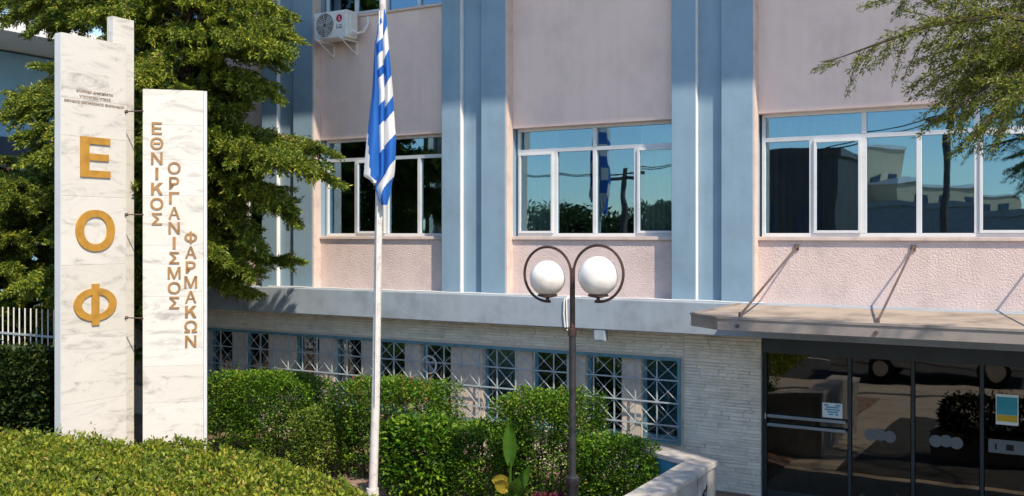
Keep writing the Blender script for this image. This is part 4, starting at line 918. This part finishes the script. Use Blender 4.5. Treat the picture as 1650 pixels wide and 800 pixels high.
for k, (x, y, h, lb) in enumerate(((-15.3, -22, 6.0, 'wooden utility pole across the road nearer the trees'), (-3.6, -23.0, 7.8, 'taller wooden utility pole across the road facing the entrance'))):
    up_ = thing('utility_pole', (x, y, 0), lb, 'utility pole', 'utility poles across the road')
    MB().tube([(x, y, 0), (x, y, h)], [0.14, 0.10], 10).build('pole', woodpole, up_); MB().box(x - 0.7, x + 0.7, y - 0.05, y + 0.05, h - 0.5, h - 0.38).build('crossarm', woodpole, up_)
wr = MB()
for dx in (-0.6, 0.6): wr.tube([(-45, -22 + dx * 0.2, 7.4), (-30, -22, 6.6), (-15.3 + dx, -22, 5.7), (-9.5, -22.5, 6.2), (-3.6 + dx, -23, 7.45), (20, -23.5, 7.8)], 0.02, 4)
tag(wr.build('overhead_wire', rubber), 'overhead wires strung between the utility poles', 'wire')
bb = thing('beige_building', (-9.3, -45, 0), 'beige building with a taller block across the road mirrored in the upper glass', 'building')
def rbox(name, mat, par, cx, cy, ang, x0, x1, y0, y1, z0, z1):
    u = (math.cos(ang), math.sin(ang), 0); v_ = (-math.sin(ang), math.cos(ang), 0); return MB().obox((cx, cy, 0), u, v_, (0, 0, 1), x0, x1, y0, y1, z0, z1).build(name, mat, par)
AN = R(-62)
rbox('tall_block', beige, bb, -9.3, -45, AN, -2.6, 2.3, -5, 0, 0, 8.0); rbox('roof_parapet', bwhite, bb, -9.3, -45, AN, -2.7, 2.4, -5.1, 0.1, 8.0, 8.15)
rbox('low_block', beige, bb, -5.6, -48, AN, -5, 5, -5, 0, 0, 6.1); rbox('roof_parapet', bwhite, bb, -5.6, -48, AN, -5.1, 5.1, -5.1, 0.1, 6.1, 6.25)
for a, z in ((-0.6, 5.6), (1.0, 5.6)): rbox('window', navy, bb, -9.3, -45, AN, a, a + 0.8, 0.0, 0.04, z, z + 0.9)
for a in (-3.5, -1.2, 1.1, 3.2): rbox('window', navy, bb, -5.6, -48, AN, a, a + 0.9, 0.0, 0.04, 4.9, 5.6)
dk = thing('dark_brown_building', (-10, -29, 0), 'dark brown flat-roofed building across the road beside the street trees', 'building')
box('wall', innerdark, dk, -12.0, -7.9, -32, -26, 0, 6.7); box('roof_parapet', brown, dk, -12.1, -7.8, -32.1, -25.9, 6.7, 6.95)
for k in range(2): box('window', navy, dk, -11.4 + k * 1.8, -10.3 + k * 1.8, -26, -25.95, 3.4, 4.8)
b2_ = thing('low_shop_building', (-2, -41, 0), 'long low grey building across the road facing the entrance', 'building')
box('wall', conc, b2_, -15, 24, -43, -40, 0, 4.6); box('roof_parapet', kerbm, b2_, -15.1, 24.1, -43.1, -39.9, 4.6, 4.9)
for k in range(9): box('window', navy, b2_, -13.5 + k * 4, -11.5 + k * 4, -40, -39.95, 1.0, 3.0)
tag(box('street_wall', conc, None, -40, 30, -24.3, -24.05, 0.05, 1.6), 'long grey boundary wall across the road', 'wall')

def car(label, x, y, rot, mat):
    root = thing('parked_car', (x, y, -0.04), label, 'car', 'parked cars mirrored in the door glass'); root.rotation_euler = (0, 0, rot)
    prof = [(-2.1, 0.35), (-2.12, 0.75), (-1.95, 0.95), (-1.55, 1.0), (-0.95, 1.42), (0.35, 1.46), (1.05, 1.0), (1.9, 0.85), (2.12, 0.65), (2.1, 0.35)]
    def sh(z): return 0.86 - 0.20 * max(0, z - 0.9) / 0.5
    def plate(pr, sc_, ex): 
        mb = MB(); n_ = len(pr)
        for s in (-1, 1):
            for (a, z) in pr: mb.v.append((a, s * (sh(z) + ex) * sc_, z))
        mb.f = [tuple(range(n_)), tuple(range(2 * n_ - 1, n_ - 1, -1))] + [(i, (i + 1) % n_, n_ + (i + 1) % n_, n_ + i) for i in range(n_)]; return mb
    def put(nm, mb, mt, bev=0, par=root):
        me = mb.mesh(nm, mt, Vector((0, 0, 0)), bev); return link(nm, me, par)
    put('body', plate(prof, 1, 0), mat, 0.05)
    put('side_window', plate([(-1.35, 1.0), (-0.9, 1.36), (0.3, 1.40), (0.85, 1.02)], 1, 0.006), carglass)
    put('windscreen', MB().add([(1.03, -0.74, 1.03), (1.03, 0.74, 1.03), (0.42, 0.66, 1.45), (0.42, -0.66, 1.45)], [(0, 1, 2, 3)]), carglass)
    for a in (-1.35, 1.32):
        for s in (-1, 1):
            tyre = MB().tube([(a, s * 0.66, 0.31), (a, s * 0.87, 0.31)], 0.31, 18); wh = put('wheel', tyre, rubber); put('rim', MB().tube([(a, s * 0.865, 0.31), (a, s * 0.885, 0.31)], 0.19, 14), chrome, 0, wh)
    for s in (-0.6, 0.6): put('headlight', MB().box(2.05, 2.14, s - 0.16, s + 0.16, 0.62, 0.74), bwhite); put('tail_light', MB().box(-2.15, -2.08, s - 0.14, s + 0.14, 0.7, 0.85), red)
car('silver car parked at the near kerb opposite the entrance', -3.0, -12.4, 0.0, carpaint1)
car('dark blue car parked at the kerb across the road', -2.0, -18.4, 0.02, carpaint2)
car('white car parked at the near kerb in front of the silver one', 3.0, -12.4, math.pi, carpaint3)
